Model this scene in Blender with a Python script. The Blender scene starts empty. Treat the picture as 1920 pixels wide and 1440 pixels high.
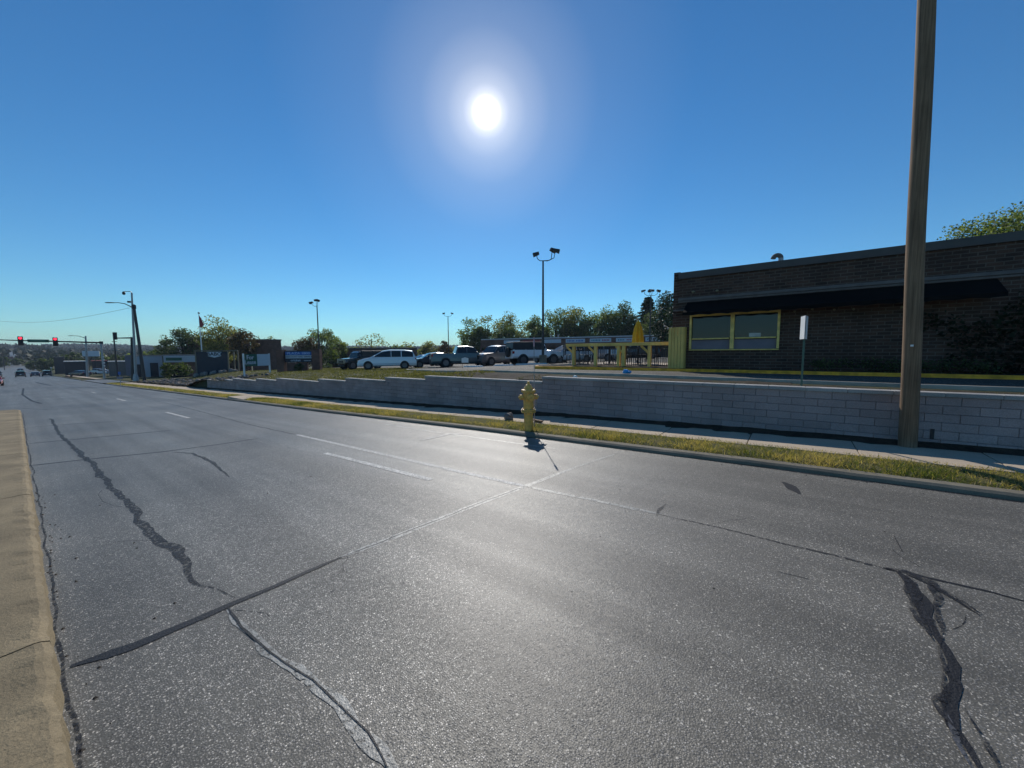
import bpy, math, random
from mathutils import Vector, Matrix, noise as mnoise
random.seed(7)
RND=random.random
def U(a,b): return a+(b-a)*RND()
scene=bpy.context.scene; COL=scene.collection
PI=math.pi
# ------------------------------------------------------------------ camera frame
F=700.0; TH=math.radians(53.08); PIT=math.atan(59.4/F); RO=.0058; CZ=1.76
DH=Vector((-math.cos(TH),math.sin(TH),0))
FW=DH*math.cos(PIT)-Vector((0,0,math.sin(PIT)))
R0=Vector((math.sin(TH),math.cos(TH),0)); U0=R0.cross(FW)
RT=R0*math.cos(RO)-U0*math.sin(RO); UP=U0*math.cos(RO)+R0*math.sin(RO)
def ray(x,y): return FW+RT*((x-960)/F)-UP*((y-720)/F)
def lerp(k,x):
    if x<=k[0][0]: return k[0][1]
    for (a,b),(c,d) in zip(k,k[1:]):
        if x<=c: return b+(d-b)*(x-a)/(c-a)
    return k[-1][1]
def sm(t): t=max(0,min(1,t)); return t*t*(3-2*t)
ZR=[(-1100,14),(-700,2),(-400,-6),(-260,-5.9),(-190,-4.9),(-149,-3.9),(-70,-1.98),(-41,-1.18),(-14,-.42),(-6.5,-.17),(0,0),(2,.04),(60,1.0)]
ZL=[(-110,-1.9),(-80,-1.2),(-44,-.15),(-30,.27),(-23,.47),(-12,.93),(-4,1.0)]
def zr(X): return lerp(ZR,X)
def zl(X): return lerp(ZL,X)
def ong(x,y,f=zr,o=0.0):                       # where the sight line meets a surface z=f(X)+o
    r=ray(x,y); a=.5
    for i in range(6000):
        if CZ+r.z*a<f(r.x*a)+o: break
        a*=1.002
    return Vector((r.x*a,r.y*a,f(r.x*a)+o))
def atY(x,y,Y): r=ray(x,y); t=Y/r.y; return Vector((r.x*t,Y,CZ+r.z*t))
def atd(x,y,d): r=ray(x,y); t=d/(r.x*DH.x+r.y*DH.y); return Vector((r.x*t,r.y*t,CZ+r.z*t))
YW=9.3                                        # face of the block wall
SEG=[]                                         # wall steps: (Xleft, Xright, ztop)
for a,b,(px,py) in [(1017,2600,(1560,728)),(797,1017,(900,710.5)),(722,797,(760,709.5)),(648,722,(690,711)),(597,648,(620,713)),(518,597,(560,712.5)),(480,518,(500,712)),(436,480,(460,711.7)),(421,436,(430,712)),(388,421,(405,712.6))]:
    x0=atY(a,710,YW).x; x1=16.0 if b>2000 else atY(b,710,YW).x
    SEG.append((x0,x1,atY(px,py,YW).z))
ztop=SEG[0][2]
SEG=[(a,b,ztop-.145*i) for i,(a,b,z) in enumerate(SEG)]
XWL=SEG[-1][0]
WK=sorted([((a+b)/2 if i else -5.0,z-.07) for i,(a,b,z) in enumerate(SEG)])
def top(X,Y):                                  # ground behind the wall
    zb=zl(X); 
    k=sm((X+78)/18); zb=zr(X)+.12 if k<=0 else (zr(X)+.12)*(1-k)+zb*k
    e=sm((X-XWL+6)/6)
    w=(zr(X)+.14)*(1-e)+lerp(WK,X)*e
    if X<XWL-6: w=zr(X)+.14
    t=sm((Y-9.75)/(1.2 if X>-11 else (4.5 if X>XWL else 9)))
    return w*(1-t)+zb*t
HR=[(0,-6),(400,-6),(700,-1),(1100,8),(1500,20),(1700,22),(2500,14)]
def gz(X,Y):
    r=math.hypot(X,Y)
    if Y<=9.32: near=zr(X)-.02
    else: near=top(X,Y)
    far=lerp(HR,r)+(mnoise.noise(Vector((X/260,Y/260,0)))*7*sm((r-500)/600))
    k=sm((r-140)/200)
    if -14<Y<12: k=0 if r<1100 else sm((r-1100)/200)
    elif abs(Y)<60: k*=sm((abs(Y)-12)/48)
    return near*(1-k)+far*k
def G(p): return Vector((p.x,p.y,gz(p.x,p.y)))
# ------------------------------------------------------------------ materials
def nt(name):
    m=bpy.data.materials.new(name); m.use_nodes=True; t=m.node_tree; t.nodes.clear()
    o=t.nodes.new('ShaderNodeOutputMaterial'); b=t.nodes.new('ShaderNodeBsdfPrincipled')
    t.links.new(b.outputs[0],o.inputs[0]); return m,t,b,o
def N(t,ty,**k):
    n=t.nodes.new(ty)
    for a,v in k.items():
        if a.startswith('i_'): n.inputs[a[2:].replace('_',' ')].default_value=v
        else: setattr(n,a,v)
    return n
def ramp(t,src,stops,interp='LINEAR'):
    r=t.nodes.new('ShaderNodeValToRGB'); r.color_ramp.interpolation=interp
    e=r.color_ramp.elements
    while len(e)<len(stops): e.new(.5)
    for i,(p,c) in enumerate(stops):
        e[i].position=p; e[i].color=(c,c,c,1) if isinstance(c,(int,float)) else (*c,1)
    t.links.new(src,r.inputs[0]); return r.outputs[0]
def mixc(t,f,a,b,mode='MIX'):
    m=t.nodes.new('ShaderNodeMix'); m.data_type='RGBA'; m.blend_type=mode
    for s,v in ((0,f),(6,a),(7,b)):
        if hasattr(v,'links') or hasattr(v,'is_linked'): t.links.new(v,m.inputs[s])
        else: m.inputs[s].default_value=v if s==0 else (*v,1)
    return m.outputs[2]
def M(name,c,rough=.7,metal=0,var=.18,sc=3.0,bump=0,bsc=40,coat=0,spec=.5,obj=True):
    m,t,b,o=nt(name); tc=N(t,'ShaderNodeTexCoord')
    n=N(t,'ShaderNodeTexNoise',i_Scale=sc,i_Detail=6.0); t.links.new(tc.outputs['Object'],n.inputs['Vector'])
    f=ramp(t,n.outputs['Fac'],[(.3,1-var),(.7,1+var*.6)])
    t.links.new(mixc(t,1.0,c,f,'MULTIPLY'),b.inputs['Base Color'])
    b.inputs['Roughness'].default_value=rough; b.inputs['Metallic'].default_value=metal
    b.inputs['Coat Weight'].default_value=coat; b.inputs['Specular IOR Level'].default_value=spec
    if bump:
        n2=N(t,'ShaderNodeTexNoise',i_Scale=float(bsc),i_Detail=4.0); t.links.new(tc.outputs['Object'],n2.inputs['Vector'])
        bp=N(t,'ShaderNodeBump',i_Strength=bump,i_Distance=.01); t.links.new(n2.outputs['Fac'],bp.inputs['Height']); t.links.new(bp.outputs[0],b.inputs['Normal'])
    return m
def leafmat(name,c,c2,tr=.4,sp=.25):
    m,t,b,o=nt(name); tc=N(t,'ShaderNodeTexCoord')
    n=N(t,'ShaderNodeTexNoise',i_Scale=1.1,i_Detail=3.0); t.links.new(tc.outputs['Object'],n.inputs['Vector'])
    g=N(t,'ShaderNodeNewGeometry')
    f=N(t,'ShaderNodeMath',operation='ADD'); t.links.new(n.outputs['Fac'],f.inputs[0])
    r=N(t,'ShaderNodeMath',operation='MULTIPLY_ADD'); t.links.new(g.outputs['Random Per Island'],r.inputs[0]); r.inputs[1].default_value=.5; r.inputs[2].default_value=-.25
    t.links.new(r.outputs[0],f.inputs[1])
    cc=ramp(t,f.outputs[0],[(.3,c),(.7,c2)])
    t.links.new(cc,b.inputs['Base Color']); b.inputs['Roughness'].default_value=.55; b.inputs['Specular IOR Level'].default_value=sp
    tn=N(t,'ShaderNodeBsdfTranslucent'); t.links.new(mixc(t,1.0,cc,(1.3,1.45,.55),'MULTIPLY'),tn.inputs[0])
    mx=N(t,'ShaderNodeMixShader'); mx.inputs[0].default_value=tr
    t.links.new(b.outputs[0],mx.inputs[1]); t.links.new(tn.outputs[0],mx.inputs[2]); t.links.new(mx.outputs[0],o.inputs[0])
    return m
def emis(name,c,s):
    m,t,b,o=nt(name); b.inputs['Base Color'].default_value=(*c,1); b.inputs['Emission Color'].default_value=(*c,1); b.inputs['Emission Strength'].default_value=s; return m
def asphalt(name,dark=1.0,stone=85,rough=.42,road=True,k=.34,spec=.45,amt=1.0):
    m,t,b,o=nt(name); tc=N(t,'ShaderNodeTexCoord'); L=t.links.new
    # discrete stones of two sizes in a dark binder
    def layer(sc,lo,hi):
        v=N(t,'ShaderNodeTexVoronoi',i_Scale=float(sc)); L(tc.outputs['Object'],v.inputs['Vector'])
        sp=N(t,'ShaderNodeSeparateColor'); L(v.outputs['Color'],sp.inputs[0])
        r=N(t,'ShaderNodeMath',operation='MULTIPLY_ADD'); L(sp.outputs[0],r.inputs[0]); r.inputs[1].default_value=hi-lo; r.inputs[2].default_value=lo
        d=N(t,'ShaderNodeMath',operation='SUBTRACT'); L(r.outputs[0],d.inputs[0]); L(v.outputs['Distance'],d.inputs[1])
        return v,sp,ramp(t,d.outputs[0],[(0,0),(.08,1)])
    v,sp,mk=layer(stone,.18,.56); v2,sp2,mk2=layer(stone*.5,-.55,.42)
    n=N(t,'ShaderNodeTexNoise',i_Scale=.4,i_Detail=7.0,i_Roughness=.6); L(tc.outputs['Object'],n.inputs['Vector'])
    mp=N(t,'ShaderNodeMapping'); mp.inputs['Scale'].default_value=(.05,1.7,1); L(tc.outputs['Object'],mp.inputs['Vector'])
    n2=N(t,'ShaderNodeTexNoise',i_Scale=1.1,i_Detail=3.0,i_Roughness=.55); L(mp.outputs[0],n2.inputs['Vector'])
    binder=(.043,.0395,.032)
    st=ramp(t,sp.outputs[1],[(0,(.062,.057,.05)),(.55,(.1,.092,.08)),(.85,(.145,.133,.115)),(1,(.24,.22,.19))])
    st2=ramp(t,sp2.outputs[1],[(0,(.075,.07,.06)),(.6,(.13,.12,.1)),(1,(.23,.21,.175))])
    base=mixc(t,mk,binder,st); base=mixc(t,mk2,base,st2)
    base=mixc(t,1.0,base,ramp(t,n.outputs['Fac'],[(.3,.72*dark),(.7,1.22*dark)]),'MULTIPLY')
    if road: base=mixc(t,1.0,base,ramp(t,n2.outputs['Fac'],[(.38,.8),(.62,1.12)]),'MULTIPLY')
    n3=N(t,'ShaderNodeTexNoise',i_Scale=7.0,i_Detail=2.0); L(tc.outputs['Object'],n3.inputs['Vector'])
    base=mixc(t,ramp(t,n3.outputs['Fac'],[(.735,0),(.77,.8)]),base,(.012,.012,.013))
    L(base,b.inputs['Base Color'])
    rr=N(t,'ShaderNodeMath',operation='MULTIPLY_ADD'); L(n2.outputs['Fac'],rr.inputs[0]); rr.inputs[1].default_value=-.16; rr.inputs[2].default_value=rough+.09
    r2=N(t,'ShaderNodeMath',operation='MULTIPLY_ADD'); L(mk,r2.inputs[0]); r2.inputs[1].default_value=-.12; L(rr.outputs[0],r2.inputs[2])
    L(r2.outputs[0],b.inputs['Roughness']); b.inputs['Specular IOR Level'].default_value=spec
    g=N(t,'ShaderNodeNewGeometry'); sb=N(t,'ShaderNodeVectorMath',operation='SUBTRACT'); L(v.outputs['Color'],sb.inputs[0]); sb.inputs[1].default_value=(.5,.5,.5)
    ml=N(t,'ShaderNodeVectorMath',operation='MULTIPLY'); L(sb.outputs[0],ml.inputs[0]); ml.inputs[1].default_value=(k,k,0)
    ad=N(t,'ShaderNodeVectorMath',operation='ADD'); L(g.outputs['Normal'],ad.inputs[0]); L(ml.outputs[0],ad.inputs[1])
    nm=N(t,'ShaderNodeVectorMath',operation='NORMALIZE'); L(ad.outputs[0],nm.inputs[0])
    h=N(t,'ShaderNodeMath',operation='MULTIPLY_ADD'); L(v.outputs['Distance'],h.inputs[0]); h.inputs[1].default_value=-1.0; L(mk,h.inputs[2])
    bp=N(t,'ShaderNodeBump',i_Strength=.35,i_Distance=.004); L(h.outputs[0],bp.inputs['Height']); L(nm.outputs[0],bp.inputs['Normal']); L(bp.outputs[0],b.inputs['Normal'])
    return m
def concrete(name,c,var=.25,stain=(.12,.1,.07),bump=.5):
    m,t,b,o=nt(name); tc=N(t,'ShaderNodeTexCoord'); L=t.links.new
    n=N(t,'ShaderNodeTexNoise',i_Scale=1.3,i_Detail=9.0,i_Roughness=.65); L(tc.outputs['Object'],n.inputs['Vector'])
    n2=N(t,'ShaderNodeTexNoise',i_Scale=70.0,i_Detail=4.0,i_Roughness=.7); L(tc.outputs['Object'],n2.inputs['Vector'])
    n3=N(t,'ShaderNodeTexVoronoi',i_Scale=26.0); L(tc.outputs['Object'],n3.inputs['Vector'])
    col=mixc(t,1.0,c,ramp(t,n.outputs['Fac'],[(.3,1-var),(.7,1+var)]),'MULTIPLY')
    col=mixc(t,1.0,col,ramp(t,n2.outputs['Fac'],[(.3,.8),(.7,1.15)]),'MULTIPLY')
    col=mixc(t,ramp(t,n3.outputs['Distance'],[(.05,.7),(.11,0)]),col,stain)
    L(col,b.inputs['Base Color']); b.inputs['Roughness'].default_value=.85; b.inputs['Specular IOR Level'].default_value=.3
    bp=N(t,'ShaderNodeBump',i_Strength=bump,i_Distance=.008); L(n2.outputs['Fac'],bp.inputs['Height']); L(bp.outputs[0],b.inputs['Normal'])
    return m
def attrmat(name,c,rough=.9,bump=.6,bsc=60,tint=(.5,1.0)):
    m,t,b,o=nt(name); tc=N(t,'ShaderNodeTexCoord'); L=t.links.new
    g=N(t,'ShaderNodeNewGeometry'); n=N(t,'ShaderNodeTexNoise',i_Scale=float(bsc),i_Detail=5.0); L(tc.outputs['Object'],n.inputs['Vector'])
    n1=N(t,'ShaderNodeTexNoise',i_Scale=1.2,i_Detail=6.0); L(tc.outputs['Object'],n1.inputs['Vector'])
    col=mixc(t,1.0,c,ramp(t,g.outputs['Random Per Island'],[(0,tint[0]),(1,tint[1])]),'MULTIPLY')
    col=mixc(t,1.0,col,ramp(t,n.outputs['Fac'],[(.3,.78),(.7,1.12)]),'MULTIPLY')
    col=mixc(t,1.0,col,ramp(t,n1.outputs['Fac'],[(.3,.8),(.7,1.12)]),'MULTIPLY')
    L(col,b.inputs['Base Color']); b.inputs['Roughness'].default_value=rough; b.inputs['Specular IOR Level'].default_value=.25
    bp=N(t,'ShaderNodeBump',i_Strength=bump,i_Distance=.01); L(n.outputs['Fac'],bp.inputs['Height']); L(bp.outputs[0],b.inputs['Normal'])
    return m
def brick(name,c1,c2,mo,w=.3,h=.1,ms=.012,rot=True):
    m,t,b,o=nt(name); tc=N(t,'ShaderNodeTexCoord'); L=t.links.new
    sx=N(t,'ShaderNodeSeparateXYZ'); L(tc.outputs['Object'],sx.inputs[0])
    ad=N(t,'ShaderNodeMath',operation='ADD'); L(sx.outputs[0],ad.inputs[0]); L(sx.outputs[1],ad.inputs[1])
    cb=N(t,'ShaderNodeCombineXYZ'); L(ad.outputs[0],cb.inputs[0]); L(sx.outputs[2],cb.inputs[1])
    br=N(t,'ShaderNodeTexBrick',i_Scale=1.0); br.inputs['Brick Width'].default_value=w; br.inputs['Row Height'].default_value=h; br.inputs['Mortar Size'].default_value=ms
    br.inputs['Mortar Smooth'].default_value=.2
    br.inputs['Color1'].default_value=(*c1,1); br.inputs['Color2'].default_value=(*c2,1); br.inputs['Mortar'].default_value=(*mo,1); L(cb.outputs[0],br.inputs['Vector'])
    n=N(t,'ShaderNodeTexNoise',i_Scale=1.1,i_Detail=8.0,i_Roughness=.65); L(tc.outputs['Object'],n.inputs['Vector'])
    n2=N(t,'ShaderNodeTexNoise',i_Scale=45.0,i_Detail=3.0); L(tc.outputs['Object'],n2.inputs['Vector'])
    col=mixc(t,1.0,br.outputs['Color'],ramp(t,n.outputs['Fac'],[(.3,.6),(.7,1.25)]),'MULTIPLY')
    col=mixc(t,1.0,col,ramp(t,n2.outputs['Fac'],[(.3,.8),(.7,1.15)]),'MULTIPLY')
    L(col,b.inputs['Base Color']); b.inputs['Roughness'].default_value=.9; b.inputs['Specular IOR Level'].default_value=.2
    bp=N(t,'ShaderNodeBump',i_Strength=.7,i_Distance=.008,invert=True); L(br.outputs['Fac'],bp.inputs['Height']); L(bp.outputs[0],b.inputs['Normal'])
    return m
def glass(name,c=(.01,.013,.016),rough=.05,spec=.5):
    m,t,b,o=nt(name); b.inputs['Base Color'].default_value=(*c,1); b.inputs['Roughness'].default_value=rough; b.inputs['Specular IOR Level'].default_value=spec
    return m
def wood(name,c,c2,sc=(30,30,1.6),rough=.85):
    m,t,b,o=nt(name); tc=N(t,'ShaderNodeTexCoord'); L=t.links.new
    mp=N(t,'ShaderNodeMapping'); mp.inputs['Scale'].default_value=sc; L(tc.outputs['Object'],mp.inputs['Vector'])
    n=N(t,'ShaderNodeTexNoise',i_Scale=1.0,i_Detail=8.0,i_Roughness=.7); L(mp.outputs[0],n.inputs['Vector'])
    n1=N(t,'ShaderNodeTexNoise',i_Scale=1.2,i_Detail=4.0); L(tc.outputs['Object'],n1.inputs['Vector'])
    col=ramp(t,n.outputs['Fac'],[(.3,c),(.7,c2)])
    col=mixc(t,1.0,col,ramp(t,n1.outputs['Fac'],[(.3,.75),(.7,1.2)]),'MULTIPLY')
    L(col,b.inputs['Base Color']); b.inputs['Roughness'].default_value=rough; b.inputs['Specular IOR Level'].default_value=.25
    bp=N(t,'ShaderNodeBump',i_Strength=.6,i_Distance=.006); L(n.outputs['Fac'],bp.inputs['Height']); L(bp.outputs[0],b.inputs['Normal'])
    return m
def groundmat(name,stops,sc=.8,bump=.6):
    m,t,b,o=nt(name); tc=N(t,'ShaderNodeTexCoord'); L=t.links.new
    n=N(t,'ShaderNodeTexNoise',i_Scale=sc,i_Detail=10.0,i_Roughness=.7); L(tc.outputs['Object'],n.inputs['Vector'])
    n2=N(t,'ShaderNodeTexNoise',i_Scale=22.0,i_Detail=5.0,i_Roughness=.7); L(tc.outputs['Object'],n2.inputs['Vector'])
    col=mixc(t,1.0,ramp(t,n.outputs['Fac'],stops),ramp(t,n2.outputs['Fac'],[(.3,.6),(.7,1.3)]),'MULTIPLY')
    L(col,b.inputs['Base Color']); b.inputs['Roughness'].default_value=.95; b.inputs['Specular IOR Level'].default_value=.1
    bp=N(t,'ShaderNodeBump',i_Strength=bump,i_Distance=.03); L(n2.outputs['Fac'],bp.inputs['Height']); L(bp.outputs[0],b.inputs['Normal'])
    return m
m_road=asphalt('asphalt',2.6,105,.5,True,.2,.4); m_lot=asphalt('lot_asphalt',1.9,40,.85,False,.1,.12)
def worn(name,c,rough,sc,lo,hi,spec=.4):
    m=M(name,c,rough,0,.3,8,.5,90,spec=spec); t=m.node_tree; b=[n for n in t.nodes if n.type=='BSDF_PRINCIPLED'][0]; o=[n for n in t.nodes if n.type=='OUTPUT_MATERIAL'][0]
    tc=N(t,'ShaderNodeTexCoord'); n=N(t,'ShaderNodeTexNoise',i_Scale=float(sc),i_Detail=6.0,i_Roughness=.75); t.links.new(tc.outputs['Object'],n.inputs['Vector'])
    tr=N(t,'ShaderNodeBsdfTransparent'); mx=N(t,'ShaderNodeMixShader'); t.links.new(ramp(t,n.outputs['Fac'],[(lo,1),(hi,0)]),mx.inputs[0]); t.links.new(b.outputs[0],mx.inputs[1]); t.links.new(tr.outputs[0],mx.inputs[2]); t.links.new(mx.outputs[0],o.inputs[0]); return m
m_tar=worn('tar',(.014,.014,.016),.55,40,.3,.4,.3); m_tarworn=worn('worn_tar',(.018,.018,.021),.55,26,.4,.56,.3)
m_seal=worn('pale_sealant',(.09,.09,.095),.45,26,.38,.5); m_sealw=worn('pale_glare_sealant',(.31,.3,.265),.4,26,.36,.5); m_paint=worn('worn_paint',(.56,.54,.5),.6,34,.34,.53)  # paler sealant also holds sun glare in its colour on the mid-road joints
m_median=concrete('tan_concrete',(.235,.185,.11),.3,(.08,.06,.035),.9); m_kerb=concrete('kerb_concrete',(.19,.165,.12)); m_walk=concrete('pale_concrete',(.46,.37,.27),.15)
m_gap=M('joint_dirt',(.03,.026,.02),.95)
m_block=attrmat('wall_block',(.37,.3,.285),tint=(.87,1.07)); m_cap=attrmat('wall_cap',(.36,.35,.33),tint=(.85,1.1))
m_soil=groundmat('dark_soil',[(.3,(.03,.024,.018)),(.7,(.075,.06,.043))],3)
m_bank=groundmat('bank_soil',[(.3,(.03,.026,.018)),(.6,(.08,.065,.04)),(.75,(.1,.1,.045))],1.5)
m_turf=groundmat('turf',[(.3,(.05,.058,.02)),(.5,(.1,.095,.04)),(.7,(.15,.125,.06))],.9)
m_ground=groundmat('ground',[(.3,(.045,.055,.02)),(.7,(.11,.1,.05))],.25)
m_hill=groundmat('hill_green',[(.3,(.02,.03,.012)),(.7,(.05,.06,.025))],.01)
m_grassA=leafmat('grass_blade',(.07,.1,.02),(.54,.38,.18),.48)
m_grassB=leafmat('dry_grass_blade',(.1,.095,.03),(.22,.18,.08),.35)
m_weed=leafmat('weed',(.05,.06,.02),(.2,.17,.08),.3)
m_leafD=leafmat('leaf_dark',(.04,.06,.028),(.11,.135,.06),.42)
m_leafG=leafmat('leaf_green',(.06,.09,.035),(.2,.22,.09),.55)
m_leafY=leafmat('leaf_olive',(.09,.1,.036),(.28,.25,.1),.55)
m_leafR=leafmat('leaf_rust',(.06,.05,.025),(.15,.09,.045),.35)
m_leafS=leafmat('leaf_pine',(.012,.028,.014),(.04,.065,.028),.2)
m_bark=M('bark',(.075,.06,.045),.95,0,.3,4,.6,20)
m_pole=wood('weathered_pole',(.1,.062,.038),(.31,.205,.125),(46,46,1.0))
m_yel=M('hydrant_yellow',(.85,.45,.09),.5,0,.3,14,.4,60,.2); m_bolt=M('worn_metal',(.3,.27,.18),.5,.4)
m_ygreen=wood('yellow_green_paint',(.72,.47,.13),(.92,.64,.2),(14,14,1.0),.7)
m_frame=M('yellow_frame',(.95,.68,.2),.6,0,.25,5)
m_ykerb=M('yellow_kerb_paint',(.9,.4,.03),.8,0,.4,5,.5,60)
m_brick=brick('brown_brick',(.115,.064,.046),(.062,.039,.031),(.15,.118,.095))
m_brick2=brick('red_brick',(.21,.09,.065),(.14,.065,.05),(.2,.15,.12),.22,.08,.01)
m_cop=M('coping_metal',(.075,.066,.06),.6,0,.2,2); m_band=M('ledge_band',(.15,.13,.12),.8,0,.25,3)
m_awn=M('awning_cloth',(.007,.007,.007),.9,0,.2,2,spec=.08); m_glass=glass('window_glass'); m_cglass=glass('car_glass',(.012,.015,.018),.06)
m_panel=M('grey_panel',(.2,.18,.21),.7,0,.12,2); m_white=M('white_paint',(.78,.78,.76),.5,0,.08,2); m_paper=M('paper',(.55,.55,.5),.8)
m_galv=M('galvanised_steel',(.36,.37,.38),.5,.5,.2,6); m_dmetal=M('dark_metal',(.03,.03,.032),.5,.3,.2,6); m_bronze=M('bronze_pole',(.05,.045,.045),.5,.3)
m_black=M('black_plastic',(.018,.018,.02),.5); m_rub=M('tyre_rubber',(.02,.02,.02),.85,0,.2,20); m_rim=M('alloy_rim',(.14,.14,.15),.35,.7)
m_umb=M('yellow_canvas',(.92,.5,.02),.8,0,.2,5,.3,30); m_blue=M('blue_plastic',(.02,.3,.65),.45); m_green=M('sign_green',(.01,.09,.055),.5); m_sblue=M('sign_blue',(.03,.12,.42),.5)
m_stone=attrmat('stone',(.22,.19,.17),tint=(.7,1.1)); m_rock=attrmat('pale_rock',(.28,.25,.22),tint=(.6,1.1))
m_light=M('lamp_lens',(.6,.6,.55),.2); m_tail=M('tail_lens',(.35,.01,.01),.25); m_red=emis('red_signal',(1,.03,.06),3.2)
m_bulb=emis('lit_bulb',(1,.9,.7),2.5)
m_roof=M('flat_roof',(.2,.2,.2),.9); m_roofl=M('pale_roof',(.6,.6,.58),.7); m_navy=M('navy_board',(.012,.02,.035),.6); m_signw=M('sign_white',(.5,.56,.62),.6,0,.05)
m_wbld=M('pale_wall',(.4,.43,.47),.8,0,.1,.5); m_dark=M('dark_opening',(.03,.028,.035),.7); m_flagred=M('flag_cloth',(.3,.06,.06),.8)
# ------------------------------------------------------------------ mesh helpers
class MB:
    def __init__(s): s.v=[]; s.f=[]
    def face(s,pts):
        n=len(s.v); s.v+=[tuple(p) for p in pts]; s.f.append(tuple(range(n,n+len(pts)))); return s
    def box(s,c,d,rz=0,tp=1.0):
        x,y,z=[q/2 for q in d]; co,si=math.cos(rz),math.sin(rz); n=len(s.v)
        for k in (-1,1):
            q=tp if k>0 else 1
            for a,b in ((-1,-1),(1,-1),(1,1),(-1,1)):
                X,Y=a*x*q,b*y*q; s.v.append((c[0]+X*co-Y*si,c[1]+X*si+Y*co,c[2]+k*z))
        s.f+=[tuple(n+i for i in q) for q in ((3,2,1,0),(4,5,6,7),(0,1,5,4),(1,2,6,5),(2,3,7,6),(3,0,4,7))]; return s
    def tube(s,ps,rs,n=10,cap=True):
        ps=[Vector(p) for p in ps]
        if not hasattr(rs,'__len__'): rs=[rs]*len(ps)
        base=len(s.v); up=None
        for i,p in enumerate(ps):
            d=(ps[min(i+1,len(ps)-1)]-ps[max(i-1,0)]).normalized()
            if up is None: up=Vector((0,0,1)) if abs(d.z)<.9 else Vector((1,0,0))
            a=d.cross(up).normalized(); b=a.cross(d).normalized(); up=b
            for k in range(n):
                t=2*PI*k/n; q=p+(a*math.cos(t)+b*math.sin(t))*rs[i]; s.v.append(tuple(q))
        for i in range(len(ps)-1):
            for k in range(n):
                a=base+i*n+k; b=base+i*n+(k+1)%n; s.f.append((a,b,b+n,a+n))
        if cap: s.f.append(tuple(base+k for k in range(n))); s.f.append(tuple(base+(len(ps)-1)*n+n-1-k for k in range(n)))
        return s
    def lathe(s,prof,c=(0,0,0),n=20,axis='z',ang=0):
        base=len(s.v)
        for r,z in prof:
            for k in range(n):
                t=2*PI*k/n
                if axis=='z': p=(c[0]+r*math.cos(t),c[1]+r*math.sin(t),c[2]+z)
                else: # horizontal axis at angle
                    ax=(math.cos(ang),math.sin(ang)); pr=(-ax[1],ax[0])
                    p=(c[0]+ax[0]*z+pr[0]*r*math.cos(t),c[1]+ax[1]*z+pr[1]*r*math.cos(t),c[2]+r*math.sin(t))
                s.v.append(p)
        for i in range(len(prof)-1):
            for k in range(n):
                a=base+i*n+k; b=base+i*n+(k+1)%n; s.f.append((a,b,b+n,a+n))
        s.f.append(tuple(base+n-1-k for k in range(n))); s.f.append(tuple(base+(len(prof)-1)*n+k for k in range(n)))
        return s
    def prism(s,pts,h,z0=0):                                    # pts xy polygon
        n=len(pts); b=len(s.v)
        s.v+=[(x,y,z0) for x,y in pts]+[(x,y,z0+h) for x,y in pts]
        s.f.append(tuple(b+n-1-i for i in range(n))); s.f.append(tuple(b+n+i for i in range(n)))
        for i in range(n): j=(i+1)%n; s.f.append((b+i,b+j,b+n+j,b+n+i))
        return s
    def build(s,name,mat,parent=None,smooth=False,bev=0,loc=None,rz=0):
        me=bpy.data.meshes.new(name); me.from_pydata(s.v,[],s.f); me.materials.append(mat); me.validate()
        if smooth: me.polygons.foreach_set('use_smooth',[True]*len(me.polygons))
        me.update(); o=bpy.data.objects.new(name,me); COL.objects.link(o)
        if parent: o.parent=parent
        if loc is not None: o.location=loc
        if rz: o.rotation_euler.z=rz
        if bev:
            b=o.modifiers.new('bevel','BEVEL'); b.width=bev; b.segments=2; b.limit_method='ANGLE'
        return o
def tag(o,label,cat,group=None):
    o['label']=label; o['category']=cat
    if group: o['group']=group
    return o
def struct(o): o['kind']='structure'; return o
def thing(name,label,cat,loc,rz=0,group=None):
    o=bpy.data.objects.new(name,None); COL.objects.link(o); o.location=loc; o.rotation_euler=(0,0,rz); o.empty_display_size=.2
    return tag(o,label,cat,group)
def text(s,size,name,mat,parent,loc,rot,ext=.01,stretch=1.0,bold=0):
    cu=bpy.data.curves.new(name,'FONT'); cu.body=s; cu.size=size; cu.extrude=ext; cu.align_x='CENTER'; cu.align_y='CENTER'; cu.offset=bold; cu.resolution_u=3
    t=bpy.data.objects.new('tmp',cu); COL.objects.link(t); dg=bpy.context.evaluated_depsgraph_get()
    me=bpy.data.meshes.new_from_object(t.evaluated_get(dg)); bpy.data.objects.remove(t)
    me.materials.clear(); me.materials.append(mat); o=bpy.data.objects.new(name,me); COL.objects.link(o); o.parent=parent; o.location=loc; o.rotation_euler=rot; o.scale=(stretch,1,1)
    return o
def frange(a,b,s):
    n=max(1,int(round((b-a)/s))); return [a+(b-a)*i/n for i in range(n+1)]
def strip(name,sec,X0,X1,step,mat,f=zr,smooth=False,jit=0):
    m=MB(); xs=frange(X0,X1,step); n=len(sec)
    for X in xs:
        for (Y,dz) in sec:
            m.v.append((X,Y+(mnoise.noise(Vector((X*2.3,Y*9,3)))*jit if jit else 0),f(X)+dz+(mnoise.noise(Vector((X*3,Y*5,7)))*jit*.4 if jit else 0)))
    for i in range(len(xs)-1):
        for j in range(n-1):
            a=i*n+j; m.f.append((a,a+n,a+n+1,a+1))
    return struct(m.build(name,mat,smooth=smooth))
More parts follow.
